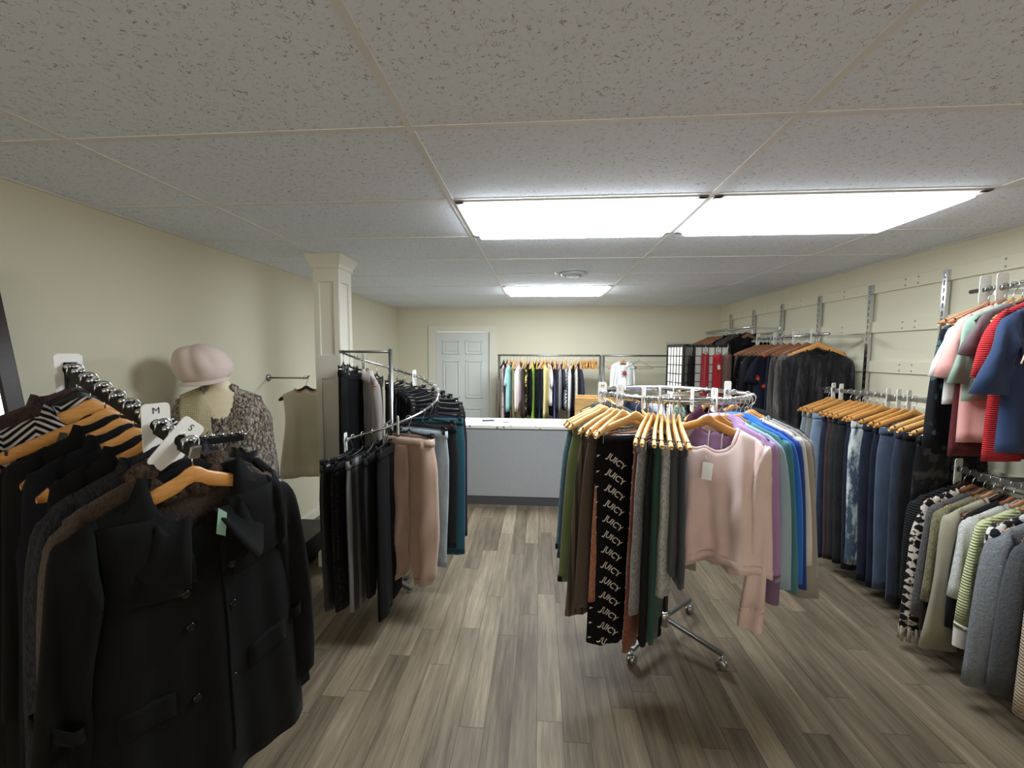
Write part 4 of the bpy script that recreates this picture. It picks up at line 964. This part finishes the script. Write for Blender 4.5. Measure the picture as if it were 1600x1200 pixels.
# --- black blouse rail
BZ = 1.86; wall_rail('chrome rail of black blouses below the wall uprights', 3.5, 4.8, BZ, (3.51, 4.69, 4.09))
BKR = 'blouse rail'
B = [('brown lace top', 'farthest, beside the folding screen', F((96, 74, 64), 'rib'), dict(W=.2, L=.9), 'top', None),
     ('black plain blouse', 'second from the far end', BK, dict(W=.2, L=.8), 'blouse', LS),
     ('black blouse with pale dots', 'third from the far end', F((24, 24, 26), 'dots', (150, 150, 150), .7), dict(W=.2, L=.85), 'blouse', LS),
     ('dark grey blouse', 'fourth from the far end', F((40, 42, 48)), dict(W=.2, L=.9), 'blouse', LS),
     ('black cape-sleeved blouse', 'pale lining at the sleeve end', BK2, dict(W=.215, L=.8), 'blouse', dict(L=.4, r0=.09, r1=.08, bell=.03)),
     ('black tunic', 'left of the orange floral dress', BK, dict(W=.21, L=1.0), 'tunic', LS),
     ('navy dress with orange flowers', 'only bright print among the black blouses', F((24, 26, 38), 'floral', (224, 88, 50), .6), dict(W=.235, L=1.1, T=.03), 'dress', SSL),
     ('navy long dress', 'right of the orange floral dress', F((26, 30, 44)), dict(W=.2, L=1.15), 'dress', None),
     ('charcoal velvet robe', 'sheen along its long folds', F((60, 56, 54), 'velvet', (170, 165, 160)), dict(W=.215, L=1.15, fold=.02), 'robe', dict(L=.8, r0=.08, r1=.05, spread=-.02)),
     ('grey velvet kimono', 'second from the near end', F((74, 70, 68), 'velvet', (180, 175, 170)), dict(W=.215, L=1.05, fold=.02), 'kimono', dict(L=.7, r0=.08, r1=.06, spread=-.02)),
     ('black crushed velvet jacket', 'nearest, its wooden hanger in full view', F((30, 29, 31), 'velvet', (120, 116, 114)), dict(W=.235, chest=.25, hem=.27, L=.85, fold=.06, nfold=2.8, T=.035, raise_=-.03), 'jacket', dict(L=.66, r0=.1, r1=.055, spread=-.01))]
ys = [4.62, 4.55, 4.48, 4.40, 4.31, 4.21, 4.11, 4.01, 3.89, 3.77, 3.62]
for (sh, wh, mt, P, nm, sl), y in zip(B, ys):
    PP = dict(T=.025, fold=.02, raise_=-.028); PP.update(P)
    WH(y, BZ, 'brown' if y > 3.65 else 'oak', sh, wh, BKR, mt, nm, rz=rnd.uniform(-.28, .1) - (.0 if y < 3.65 else 0), P=PP, sleeves=sl)
for y, w in ((4.58, 'at the far end'), (4.26, 'above the cape-sleeved blouse'), (3.95, 'above the navy dress'), (3.7, 'at the near end')):
    divider((RX, y, BZ), .5, 'white size divider on the blouse rail, ' + w, None, 'size dividers on the blouse rail', h=.13, w=.055, up=.055)
# --- far high rail
FZ = 2.0; wall_rail('chrome rail high on the right wall near the back corner', 4.66, 5.98, FZ, (4.70, 5.285, 5.885))
for k, y in enumerate((5.9, 5.82, 5.74, 5.66, 5.58, 5.5, 5.42, 5.34)):
    make_hanger('brown', 'empty brown wooden hanger in the row above the folding screen', (RX, y, FZ), rnd.uniform(-.06, .06), 'empty brown hangers on the far rail')
for y, sh, mt, w in ((5.2, 'black tailored jacket', BK, 'left of the two dark jackets on the high far rail'), (5.08, 'grey tailored jacket', F((58, 60, 64)), 'middle of the high far rail'), (4.94, 'dark brown jacket', F((70, 56, 48)), 'right part of the high far rail'), (4.8, 'black evening jacket', BK2, 'nearest on the high far rail')):
    WH(y, FZ, 'brown', sh, w, 'high far rail', mt, 'jacket', P=dict(W=.21, L=.7, T=.03), sleeves=LS, neck='shirt')
# --- small tops rail, front right
UZ = 2.035; wall_rail('chrome upper rail of small tops at the right picture edge', 1.55, 2.42, UZ, (2.285, 1.68))
UK = 'upper right rail'
U = [('black floral long top', 'leftmost, hanging lowest behind the pink tee', F((28, 30, 34), 'floral', (62, 88, 92), 1.2), dict(W=.2, L=.78, T=.016, raise_=-.04), 'top', dict(L=.66, r0=.06, r1=.055)),
     ('white gathered top', 'white short sleeve left of the pink tee', F((222, 218, 214)), dict(W=.215, L=.5, T=.018, raise_=-.035), 'top', dict(L=.26, r0=.07, r1=.07, n=8)),
     ('burgundy lace top', 'its dark red hem shows below the pink tee', F((92, 40, 42), 'dots', (60, 24, 26), 1.4), dict(W=.2, L=.82, T=.018), 'top', None),
     ('salmon pink tee', 'with rolled sleeve, broad and plain', F((222, 168, 160)), dict(W=.225, chest=.2, hem=.2, L=.74, T=.04), 't_shirt', dict(L=.3, r0=.09, r1=.085, n=9)),
     ('mint green tee', 'pale green sleeve between pink and red', F((146, 172, 156)), dict(W=.21, L=.52, T=.018), 't_shirt', dict(L=.34, r0=.09, r1=.08, n=9)),
     ('mauve grey top', 'brownish shoulder before the red ruffle top', F((110, 92, 96)), dict(W=.2, L=.45, T=.016), 'top', dict(L=.2, r0=.08, r1=.07, n=8)),
     ('red ruffled top', 'bright red frilled sleeve', F((204, 46, 52), 'rib', sc=1.4), dict(W=.215, L=.8, T=.02, fold=.016), 'top', dict(L=.3, r0=.075, r1=.07, n=10, puff=.01)),
     ('navy blue tee', 'large blue short sleeve at the picture edge', F((46, 64, 98)), dict(W=.235, chest=.235, L=.74, T=.035), 't_shirt', dict(L=.36, r0=.11, r1=.11, n=9, spread=.05)),
     ('peach striped blouse', 'peach hem under the navy tee', F((224, 166, 128), 'vstripe', (236, 214, 196), .5), dict(W=.2, L=.84, T=.018), 'blouse', SSL),
     ('black plain tee', 'between the peach blouse and mustard banded top', F((22, 22, 25)), dict(W=.22, L=.8, T=.025), 't_shirt', SSL),
     ('mustard banded top', 'orange and grey bands at the picture edge', F((206, 142, 66), 'stripe', (112, 104, 92), .35), dict(W=.22, L=.9, T=.03), 'top', None)]
slog = None
for k, (sh, wh, mt, P, nm, sl) in enumerate(U):
    y = 2.33 - .038 * k - (.14 if k > 7 else .06 if k == 7 else .02 if k == 6 else 0); hk = ('pink', 'pink', 'brown', 'oak', 'maple', 'dark', 'maple', 'black', 'maple', 'maple', 'maple')[k]
    t, TT = WH(y, UZ, hk, sh, wh, UK, mt, nm, rz=rnd.uniform(-.06, .06), cat='T-shirt' if nm == 't_shirt' else nm, P=P, sleeves=sl, neck='crew')
for y, w in ((2.35, 'nearest the wall upright'), (2.27, 'second from the wall upright')):
    divider((RX, y, UZ), .05, 'white size divider on the upper right rail, ' + w, None, 'size dividers on the upper right rail', h=.15, w=.06, up=.075)
# --- knitwear rail, front right
LZ = 1.04; wall_rail('low grey rail of knitwear at the right picture edge', 1.3, 2.44, LZ, (2.285, 1.68), STEEL, True)
LK = 'low knitwear rail'
L_ = [('black ribbed cardigan', 'leftmost behind the patterned poncho', F((30, 30, 32), 'rib'), dict(W=.23, L=.76, T=.03), 'cardigan', LS),
      ('black and cream jagged poncho', 'fringed hem, leftmost bold pattern', F((28, 27, 27), 'hound', (196, 184, 172)), dict(W=.25, chest=.295, hem=.315, L=.84, T=.03, fold=.02), 'poncho', None),
      ('charcoal sweater', 'right of the patterned poncho', F((74, 72, 72), 'heather'), dict(W=.235, hem=.27, L=.8, T=.025), 'sweater', dict(L=.62, r0=.09, r1=.05, spread=.05)),
      ('olive flecked sweater', 'green-brown shoulder', F((108, 104, 78), 'heather'), dict(W=.24, L=.66, T=.025), 'sweater', dict(L=.5, r0=.09, r1=.06)),
      ('sage beige cardigan', 'flared pale sleeve before the white knit', F((146, 142, 122)), dict(W=.235, hem=.3, L=.78, T=.025), 'cardigan', dict(L=.74, r0=.08, r1=.07, bell=.03, spread=.03)),
      ('black fine knit', 'dark gap beside the white knit', F((28, 28, 30)), dict(W=.22, L=.66, T=.016), 'sweater', LS),
      ('white chunky knit sweater', 'white upper sleeve', F((222, 222, 216), 'knit'), dict(W=.235, L=.62, T=.03), 'sweater', dict(L=.4, r0=.085, r1=.065)),
      ('lime striped knit sweater', 'pale green ribbed sleeve', F((190, 196, 150), 'rib'), dict(W=.225, L=.7, T=.02), 'sweater', dict(L=.64, r0=.075, r1=.055, spread=.05)),
      ('black and white zigzag sweater', 'jagged hem right of the lime sleeve', F((40, 40, 42), 'hound', (208, 206, 202), .9), dict(W=.22, L=.76, T=.02), 'sweater', LS),
      ('grey fleece hoodie', 'widest grey piece in the row', F((112, 116, 120), 'fluffy', (128, 132, 136)), dict(W=.25, chest=.27, hem=.28, L=.8, T=.045), 'hoodie', dict(L=.74, r0=.1, r1=.06, spread=.06)),
      ('charcoal fleece hoodie', 'right of the grey fleece hoodie', F((66, 67, 70), 'fluffy', (78, 80, 84)), dict(W=.24, L=.82, T=.04), 'hoodie', dict(L=.72, r0=.09, r1=.06, spread=.04)),
      ('beige waffle sweater', 'ribbed tan sleeve', F((176, 156, 134), 'rib'), dict(W=.235, L=.72, T=.035), 'sweater', dict(L=.74, r0=.085, r1=.055, spread=.04)),
      ('white blouse with dark dots', 'spotted sleeve at the picture edge', F((226, 224, 220), 'dots', (40, 40, 46), .8), dict(W=.23, L=.74, T=.025), 'blouse', dict(L=.76, r0=.085, r1=.06, spread=.04)),
      ('plum print blouse', 'dark red print cut by the picture edge', F((98, 60, 68), 'floral', (176, 160, 160), 1.4), dict(W=.225, L=.84, T=.025), 'blouse', LS),
      ('pink knit sweater', 'last before the picture edge', F((190, 150, 150), 'knit'), dict(W=.225, L=.7, T=.03), 'sweater', LS)]
ys = [2.31, 2.265, 2.21, 2.165, 2.12, 2.075, 2.03, 1.985, 1.935, 1.875, 1.80, 1.73, 1.665, 1.60, 1.53]
for k, ((sh, wh, mt, P, nm, sl), y) in enumerate(zip(L_, ys)):
    PP = dict(fold=.014); PP.update(P); hood = nm == 'hoodie'
    t, TT = WH(y + .06, LZ, ('dark', 'brown', 'brown', 'pink', 'dark', 'brown', 'pink', 'pink', 'brown', 'pink', 'pink', 'oak', 'oak', 'oak', 'oak')[k], sh, wh, LK, mt, nm, rz=rnd.uniform(-.06, .06), P=PP, sleeves=sl, neck='hood' if hood else 'crew', hemband=mt if hood else None, cuff=F((225, 222, 214)) if 'lime' in sh else None)
    if nm == 'poncho':
        FR = F((206, 190, 172), 'knit'); U_ = np.linspace(-.98, .98, 27); b = MB()
        for side in (-1, 1):
            for u in U_:
                p = TT.S(np.array(u), np.array(1.), side); p = Vector([float(q) for q in p]); w = rnd.uniform(-.008, .008)
                b.tube([p + Vector((0, 0, .01)), p + Vector((w, 0, -.03)), p + Vector((w * 1.5, w, -.075))], [.006, .008, .011], 5)
        o = b.build('fringe', FR, t)
divider((RX, 2.405, LZ), .3, 'grey size divider at the left end of the low knitwear rail', None, 'size dividers on the low knitwear rail', h=.15, w=.06, up=.06)
divider((RX, 2.01, LZ), .3, 'grey size divider above the zigzag sweater on the low rail', None, 'size dividers on the low knitwear rail', h=.15, w=.06, up=.06)

# ================================================================ counter
t = thing('counter', 'long grey shop counter with speckled white top', 'counter', (.2, 4.57, 0))
CTOP = bpy.data.materials.new('speckled_laminate'); n = NT(CTOP)
vo = n.new('ShaderNodeTexVoronoi', i_Scale=15.0); vo.inputs['Randomness'].default_value = .6; n.link(n.coords(), vo.inputs['Vector'])
n.color(n.mix(n.ramp(vo.outputs['Distance'], [(.19, 1.), (.23, 0.)]), lin((238, 238, 232)), lin((150, 150, 146)))); n.b.inputs['Roughness'].default_value = .35
CGREY = solid('grey_counter_paint', (166, 168, 172), .55)
MB().box((-1.35, -.235, .1), (1.15, .235, .868)).build('body', CGREY, t, smooth=False, bevel=.003)
MB().box((-1.35, -.225, 0), (1.15, .22, .1)).build('toe_kick', solid('dark_toe_kick', (74, 74, 78), .6), t, smooth=False)
MB().box((-1.37, -.262, .868), (1.17, .262, .902)).build('worktop', CTOP, t, smooth=False, bevel=.004)
# things on the counter
TZ = .902
t = thing('leaflet', 'small dark leaflet lying on the counter', 'leaflet', (-.60, 4.62, TZ), .3)
MB().box((-.07, -.05, 0), (.07, .05, .004)).build('cover', solid('dark_card', (70, 72, 74), .5), t, smooth=False)
tag(MB().box((-.035, -.022, 0), (.035, .022, .006)).build('card_holder', solid('grey_card', (120, 122, 124), .5), smooth=False), 'little grey card beside the dark leaflet on the counter', 'card').location = (-.38, 4.52, TZ)
CR = wood((222, 176, 112), 'crate_wood', .6)
t = thing('wooden_crate', 'pale wooden slatted crate standing on the counter behind the round rack', 'crate', (.63, 4.6, TZ), -.12)
b = MB()
W2, D2, H2 = .22, .17, .30
for sx in (-1, 1):
    for k in range(4): x0, x1 = sorted((sx * W2, sx * (W2 - .012))); b.box((x0, -D2 + .012, .005 + k * .066), (x1, D2 - .012, .058 + k * .066))
b.build('side_slats', CR, t, smooth=False, bevel=.002)
for sy in (-1, 1):
    b = MB(); y0, y1 = sorted((sy * D2, sy * (D2 - .014)))
    b.box((-W2, y0, 0), (W2, y1, .17)).box((-W2, y0, .205), (W2, y1, H2)).box((-W2, y0, .17), (-.05, y1, .205)).box((.05, y0, .17), (W2, y1, .205))
    b.build('end_panel', CR, t, smooth=False, bevel=.002)
MB().box((-W2 + .012, -D2 + .014, .004), (W2 - .012, D2 - .014, .014)).build('base', CR, t, smooth=False)
# ================================================================ back racks
BX0, BX1, BY, BRZ = -.594, .86, 5.8, 1.668
def straight_rack(label, x0, x1):
    t = thing('clothes_rack', label, 'clothes rack', ((x0 + x1) / 2, BY, 0)); h = (x1 - x0) / 2
    MB().tube([(-h - .02, 0, BRZ), (h + .0, 0, BRZ)], .0125, 12).build('rail', STEEL, t)
    for s in (-1, 1):
        p = MB().tube([(s * h, 0, .08), (s * h, 0, BRZ)], .016, 12).build('post', STEEL, t)
        MB().bar((s * h, -.26, .085), (s * h, .26, .085), .028, .028).build('foot', STEEL, t, smooth=False)
        for q in (-1, 1): MB().lathe([(.02, -.011), (.036, -.009), (.036, .009), (.02, .011)], 14, Matrix.Translation((s * h, q * .24, .036)) @ Matrix.Rotation(PI / 2, 4, 'Y')).bar((s * h, q * .24, .036), (s * h, q * .24, .08), .012, .012, up=(0, 1, 0)).build('caster', BLACKP, p)
    MB().bar((-h, 0, .085), (h, 0, .085), .02, .02).build('cross_bar', STEEL, t, smooth=False)
straight_rack('chrome straight rack of tops behind the counter', BX0, BX1)
straight_rack('chrome rack holding the small white sweatshirt by the back wall', BX1 + .045, 1.80)
DK = 'back rack'
D = [('pink floral dress', 'leftmost', F((214, 190, 190), 'floral', (150, 110, 112), 1.4), dict(W=.16, L=.9), 'dress', None), ('black strappy dress', 'second from the left', BK, dict(W=.17, L=.9), 'dress', None),
     ('aqua tee', 'third from the left', F((158, 206, 204)), dict(W=.19, L=.7), 't_shirt', SSL), ('khaki top', 'right of the aqua tee', F((176, 160, 120)), dict(W=.18, L=.82), 'top', None),
     ('pale pink blouse', 'left of the white blouse', F((216, 186, 182)), dict(W=.2, L=.7), 'blouse', LS), ('white blouse', 'right of the pale pink blouse', F((228, 226, 222)), dict(W=.21, L=.62), 'blouse', LS),
     ('maroon top', 'dark red hem under the white blouse', F((74, 46, 44)), dict(W=.18, L=.8), 'top', None), ('black and yellow print top', 'mixed print near the middle', F((40, 38, 34), 'floral', (214, 196, 96), 1.1), dict(W=.2, L=.76), 'top', SSL),
     ('black plain top', 'left of the lime dress', BK, dict(W=.19, L=.75), 'top', LS), ('lime green dress', 'lime hem near the counter top', F((150, 196, 60)), dict(W=.16, L=.98), 'dress', None),
     ('inky tunic', 'right of the lime dress', BK2, dict(W=.2, L=.84), 'tunic', LS), ('dark navy top', 'left of the teal print dress', F((24, 28, 40)), dict(W=.2, L=.8), 'top', LS),
     ('teal print dress', 'blue green pattern', F((60, 104, 116), 'floral', (24, 30, 36), 1.8), dict(W=.18, L=.95), 'dress', None), ('butter yellow top', 'pale yellow strip', F((226, 206, 140)), dict(W=.18, L=.8), 'top', None),
     ('white tee', 'right of the butter yellow top', F((226, 224, 218)), dict(W=.21, L=.6), 't_shirt', SSL), ('black lace top', 'middle right', F((30, 30, 32), 'dots', (80, 80, 80), 2.), dict(W=.19, L=.78), 'top', LS),
     ('violet blue top', 'only purple-blue piece', F((82, 84, 148)), dict(W=.185, L=.86), 'top', None), ('grey blouse', 'right of the violet blue top', F((124, 122, 126)), dict(W=.2, L=.66), 'blouse', LS),
     ('navy shirt', 'left of the gingham blouse', F((40, 44, 54)), dict(W=.22, L=.66), 'shirt', SSL), ('black and white gingham blouse', 'checked, right half', F((30, 30, 32), 'check', (210, 210, 208), .8), dict(W=.2, L=.62), 'blouse', dict(L=.55, r0=.08, r1=.07)),
     ('white long blouse', 'right of the gingham blouse', F((224, 224, 222)), dict(W=.2, L=.76), 'blouse', LS), ('black slim top', 'between white and cream pieces', BK, dict(W=.19, L=.8), 'top', LS),
     ('cream knit cardigan', 'second from the right', F((222, 216, 200), 'knit'), dict(W=.21, L=.72), 'cardigan', dict(L=.62, r0=.085, r1=.06)), ('navy blouse with pointed sleeve', 'rightmost garment', F((40, 44, 56)), dict(W=.23, L=.66), 'blouse', dict(L=.36, r0=.1, r1=.1, spread=.1))]
for k, (sh, wh, mt, P, nm, sl) in enumerate(D):
    x = -.525 + k * .0475; PP = dict(T=.012, fold=.012, raise_=-.03); PP.update(P); hk = ('black', 'black', 'pink', 'maple', 'pink')[k] if k < 5 else ('maple', 'oak', 'pink')[k % 3]
    hang((x, BY, BRZ), PI / 2 + rnd.uniform(-.25, .25), hk, nm, sh, wh + ' on the rack behind the counter', DK, 'T-shirt' if nm == 't_shirt' else nm, mat=mt, P=PP, sleeves=sl, neck='crew', nu=17, nv=11)
for k in range(9):
    make_hanger('oak', 'empty wooden hanger in the row right of the navy blouse on the back rack', (.60 + k * .026, BY, BRZ), PI / 2 + rnd.uniform(-.08, .08), 'empty hangers on the back rack')
hd, HT = hang((1.18, BY, BRZ), .15, 'pink', 'sweatshirt', 'small white sweatshirt with red emblem', 'hanging alone by the back wall', 'rear rack', 'sweatshirt', mat=F((224, 224, 222)), P=dict(W=.135, chest=.15, hem=.16, L=.5, nh=.06, T=.05), sleeves=dict(L=.46, r0=.06, r1=.04), neck='crew')
RED = solid('red_print', (150, 60, 66), .7); b = MB(); zc = HT.z0 - .2
pts = []
for k in range(14):
    a = k * 2 * PI / 14 + PI / 2; r = .055 if k % 2 == 0 else .024; pts.append((r * math.cos(a) * .95, r * math.sin(a) * 1.1))
vs = [(x, float(HT.front(np.array(x), np.array(zc + z), .006)), zc + z) for x, z in pts] + [(0, float(HT.front(np.array(0.), np.array(zc), .006)), zc)]
b.add(vs, [(k, (k + 1) % 14, 14) for k in range(14)]).build('printed_emblem', RED, hd, smooth=False)
make_hanger('wire', 'empty dark hanger right of the white sweatshirt on the back rail', (1.41, BY, BRZ), .2, 'single hanger by the back wall')
# ================================================================ folding screen
SW = solid('black_lacquer', (24, 22, 22), .4); RICE = solid('rice_paper', (226, 224, 216), .8)
t = thing('folding_screen', 'black lattice folding screen with white paper panes, back right', 'folding screen', (1.7, 4.62, 0))
o0 = Vector((1.7, 4.62, 0)); SP = [Vector((1.48, 4.80, 0)), Vector((1.555, 4.45, 0)), Vector((1.76, 4.77, 0)), Vector((2.17, 4.74, 0))]; SHH = 1.80
for i in range(3):
    p, q = SP[i] - o0, SP[i + 1] - o0; d = (q - p); w = d.length - .008; d.normalize(); nrm = Vector((-d.y, d.x, 0)); p = p + d * .004
    M = Matrix(((d.x, nrm.x, 0, p.x), (d.y, nrm.y, 0, p.y), (0, 0, 1, 0), (0, 0, 0, 1))); b = MB(); e = .026
    for x in (0, w - e): b.box((x, -.01, 0), (x + e, .01, SHH), M)
    for z in (.06, SHH - .03, .45): b.box((e, -.01, z), (w - e, .01, z + .03), M)
    fr = b.build('panel_frame', SW, t, smooth=False, bevel=.002)
    b = MB(); nx = 4; nz = 13
    for k in range(1, nx + 1): x = e + (w - 2 * e) * k / (nx + 1); b.box((x - .004, -.006, .48), (x + .004, .006, SHH - .03), M)
    for k in range(1, nz): z = .48 + (SHH - .51) * k / nz; b.box((e, -.0055, z - .004), (w - e, .0055, z + .004), M)
    b.build('lattice', SW, fr, smooth=False)
    MB().box((e, -.001, .09), (w - e, .001, SHH - .03), M).build('paper_pane', RICE, fr, smooth=False)
sn = (SP[3] - SP[2]).normalized()
for k, (f_, sh, mt, W_) in enumerate(((.3, 'narrow red satin dress', F((178, 40, 50), 'satin'), .042), (.62, 'red dress with white trim', F((190, 46, 54)), .048), (.88, 'brown slip dress', F((122, 96, 84)), .045))):
    q = SP[2] + (SP[3] - SP[2]) * f_ + Vector((-sn.y, sn.x, 0)) * -.03
    nn = thing('slip_dress', sh + ', hanging from the folding screen', 'dress', (q.x - .0, q.y - .02, SHH - .03), math.atan2(sn.y, sn.x), 'dresses on the folding screen')
    TT = Top(W=W_, chest=W_ * 1.05, hem=W_ * 1.5, L=1.0, nh=W_ * .6, nf=.03, nb=.03, T=.012, fold=.008, seed=k, raise_=0); clothe(nn, TT, mt, neck='crew', nu=13, nv=9, tagc=PAPER if k == 1 else None, tagpos=(.0, -.2))
    MB().tube([(0, .045, .032), (0, .0, .04), (0, 0, -.05)], .0025, 6).tube([(-W_ * .9, 0, -.09), (0, 0, -.05), (W_ * .9, 0, -.09)], .005, 6).build('hanger_frame', CHROME, nn)
q = SP[1] * .45 + SP[2] * .55; d = (SP[2] - SP[1]).normalized(); nv_ = Vector((d.y, -d.x, 0))
tt = thing('shawl', 'black lace shawl hung over the dark middle panel of the screen', 'shawl', q + nv_ * .02 + Vector((0, 0, SHH - .1)), math.atan2(d.y, d.x))
b = MB(); R = []
for i in range(12):
    v = i / 11; R.append([(u * (.085 + .03 * math.sin(v * 3)), -.012 - .008 * math.sin(u * 7 + 3 * v) - .004 * math.sin(13 * v), -.05 - v * .62 + .03 * u * u) for u in np.linspace(-1, 1, 15)])
b.grid(R).build('cloth', F((38, 38, 40), 'dots', (70, 70, 72), 2.), tt, solid_=.006)
MB().tube([(0, .024, .104), (0, .0, .105), (0, -.012, .05), (0, -.012, -.05)], .003, 6).build('hook', CHROME, tt)

# ================================================================ mannequin by the left wall
mp = Vector((-1.95, 2.3, 0)); mr = math.radians(33); ZH = 1.56
SKIN = solid('cream_mannequin', (226, 212, 180), .6)
t = thing('mannequin', 'cream headless mannequin on a stand by the left wall', 'mannequin', mp, mr)
b = MB(); prof = [(.052, .0, .0), (.055, .05, .055)]; rows = []
for z, rx, ry in ((.84, .15, .1), (.92, .16, .105), (1.04, .125, .085), (1.14, .13, .09), (1.24, .15, .105), (1.34, .16, .095), (1.40, .165, .075), (1.435, .14, .06), (1.455, .07, .05), (1.49, .05, .048), (1.56, .048, .047), (1.575, .03, .03), (1.577, .002, .002)):
    rows.append([(rx * math.cos(a), ry * math.sin(a), z) for a in np.linspace(0, 2 * PI, 28, endpoint=False)])
b.grid(rows, wrap=True).build('torso', SKIN, t, sub=1)
MB().tube([(0, 0, .02), (0, 0, .86)], .013, 12).build('stand_pole', STEEL, t)
MB().lathe([(.15, 0), (.15, .008), (.03, .014), (.014, .05), (.002, .052)], 28).build('stand_base', STEEL, t)
tt = thing('vest', 'black undervest on the mannequin below the scarf', 'vest', mp + Vector((0, 0, ZH)), mr)
VT = Top(W=.15, chest=.17, hem=.17, L=.6, nh=.075, nf=.07, nb=.03, T=.085, fold=.004, seed=1, raise_=-.012); clothe(tt, VT, F((26, 30, 38)), neck='none')
tt = thing('shawl', 'shaggy grey-brown knitted shawl draped on the mannequin', 'shawl', mp + Vector((0, 0, ZH)), mr)
SHM = F((66, 58, 52), 'fluffy', (196, 182, 166), .7)
WT = Top(W=.21, chest=.265, hem=.295, L=.68, nh=.074, nf=.115, nb=.02, T=.115, fold=.016, nfold=1.4, seed=4, hemwave=.02, raise_=.008)
o = clothe(tt, WT, SHM, neck='none', solid_=.01, nu=33, nv=21)
b = MB(); loop = np.concatenate([WT.neckline(-1, 21), WT.neckline(1, 21)[::-1][1:-1]])
b.tube([Vector(q) + Vector((0, -.01, .006)) for q in loop], [.022 + .006 * math.sin(k * 1.3) for k in range(len(loop))], 8, closed=True).build('rolled_neck', SHM, tt)
b = MB()
for k in range(900):
    side = -1 if rnd.random() < .75 else 1; p = WT.S(np.array(rnd.uniform(-.97, .97)), np.array(rnd.uniform(.05, 1)), side); p = Vector([float(q) for q in p]); d = Vector((rnd.uniform(-.5, .5), side * 1.0, rnd.uniform(-1.2, -.2))).normalized() * rnd.uniform(.015, .03)
    b.tube([p + Vector((0, side * .004, 0)), p + d * .6, p + d + Vector((0, 0, -.008))], [.003, .0028, .001], 4)
sg = b.build('shaggy_pile', SHM, tt); sg['kind'] = 'stuff'
tt = thing('scarf', 'cream chunky knit scarf over the mannequin shoulder', 'scarf', mp + Vector((0, 0, ZH)), mr)
KN = F((214, 200, 160), 'knit', sc=.62); R = []; U_ = np.linspace(-1, 1, 13)
for k in range(30):
    v = k / 29; row = []
    for u in U_:
        x = -.125 + .05 * v + u * .068
        if v < .12:
            q = v / .12; z = float(WT.zsh(x)) + .02 - .06 * (1 - q) ; y = .06 * (1 - q) - .02 * q
        else:
            z = float(WT.zsh(x)) + .018 - (v - .12) / .88 * .60; y = float(WT.front(np.array(x), np.array(min(z, float(WT.zsh(x)) - .02)), .02)) * min(1, (v - .1) / .1)
        row.append((x, y + .003 * math.sin(9 * v + 3 * u), z))
    R.append(row)
MB().grid(R).build('knit', KN, tt, solid_=.014)
tt = thing('cap', 'blush pink felt cap tilted on top of the mannequin neck', 'cap', mp + Vector((-.035, -.05, 1.545)), mr)
HTM = fab((214, 196, 188), 'plain'); rows = []
for i, (r, z) in enumerate(((.115, -.012), (.132, .005), (.143, .04), (.142, .08), (.13, .12), (.108, .158), (.068, .184), (.026, .194), (.001, .195))):
    row = []
    for a in np.linspace(0, 2 * PI, 40, endpoint=False):
        dent = 1 - .12 * math.exp(-((a - 4.45) / .22) ** 2) * (i > 1) - .08 * math.exp(-((a - 5.2) / .2) ** 2) * (i > 2)
        zz = z - .01 * math.exp(-((math.cos(a) * r + .02) / .03) ** 2) * (i > 4)
        row.append((r * math.cos(a) * dent, r * math.sin(a) * dent * .95, zz))
    rows.append([(p_[0] - .03 * (z / .19) ** 2, p_[1], p_[2]) for p_ in row])
h = MB().grid(rows, wrap=True).build('crown', HTM, tt, solid_=.004, sub=1); h.rotation_euler = (.2, -.12, 0)
G = []
for k, (e, z) in enumerate(((.0, .0), (.015, -.008), (.03, -.02))): G.append([((.128 + e) * math.cos(a), (.12 + e) * math.sin(a), z) for a in np.linspace(-2.5, -.65, 17)])
h = MB().grid(G).build('peak', HTM, tt, solid_=.005, sub=1); h.rotation_euler = (.2, -.12, 0)
# ================================================================ cream dress on a wall arm
AP = Vector((-1.95, 3.22, 1.475))
t = thing('display_bracket', 'steel display bracket on the left wall holding the cream dress', 'display bracket', (XL, AP.y, AP.z))
MB().tube([(.006, 0, 0), (AP.x - XL, 0, 0), (AP.x - XL + .02, 0, .02)], .007, 8).build('rod', STEEL, t)
MB().lathe([(.03, 0), (.03, .006), (.01, .01)], 16, Matrix.Rotation(PI / 2, 4, 'Y')).build('flange', STEEL, t)
hang((AP.x - .01, AP.y, AP.z), math.radians(20), 'black', 'dress', 'cream sleeveless dress', 'partly hidden behind the panelled column', 'wall arm', 'dress', mat=F((214, 204, 184)), P=dict(W=.175, chest=.165, hem=.22, L=.78, nh=.09, nf=.05, T=.04, fold=.012), neck='crew', trim=F((196, 150, 134)))
t = thing('display_plinth', 'low black display plinth by the left wall behind the coat', 'plinth', (-1.98, 3.05, 0))
MB().box((-.22, -.3, 0), (.16, .3, .2)).build('box', BLACKM, t, smooth=False, bevel=.004)
# ================================================================ mirror at the left edge
t = thing('floor_mirror', 'dark wood framed mirror leaning at the left picture edge', 'mirror', (-1.88, 1.18, 0), math.radians(80))
FW = wood((44, 30, 26), 'mirror_frame_wood', 1, .8); fm = Matrix.Rotation(math.radians(-11), 4, 'X')
b = MB(); Wm, Hm, e = .26, 2.05, .055
b.box((-Wm, -.014, 0), (-Wm + e, .014, Hm), fm).box((Wm - e, -.014, 0), (Wm, .014, Hm), fm).box((-Wm + e, -.014, 0), (Wm - e, .014, e), fm).box((-Wm + e, -.014, Hm - e), (Wm - e, .014, Hm), fm)
b.build('frame', FW, t, smooth=False, bevel=.004)
MB().box((-Wm + e, -.003, e), (Wm - e, .003, Hm - e), fm).build('mirror_glass', solid('mirror_silver', (235, 236, 236), .03, 1.0), t, smooth=False)
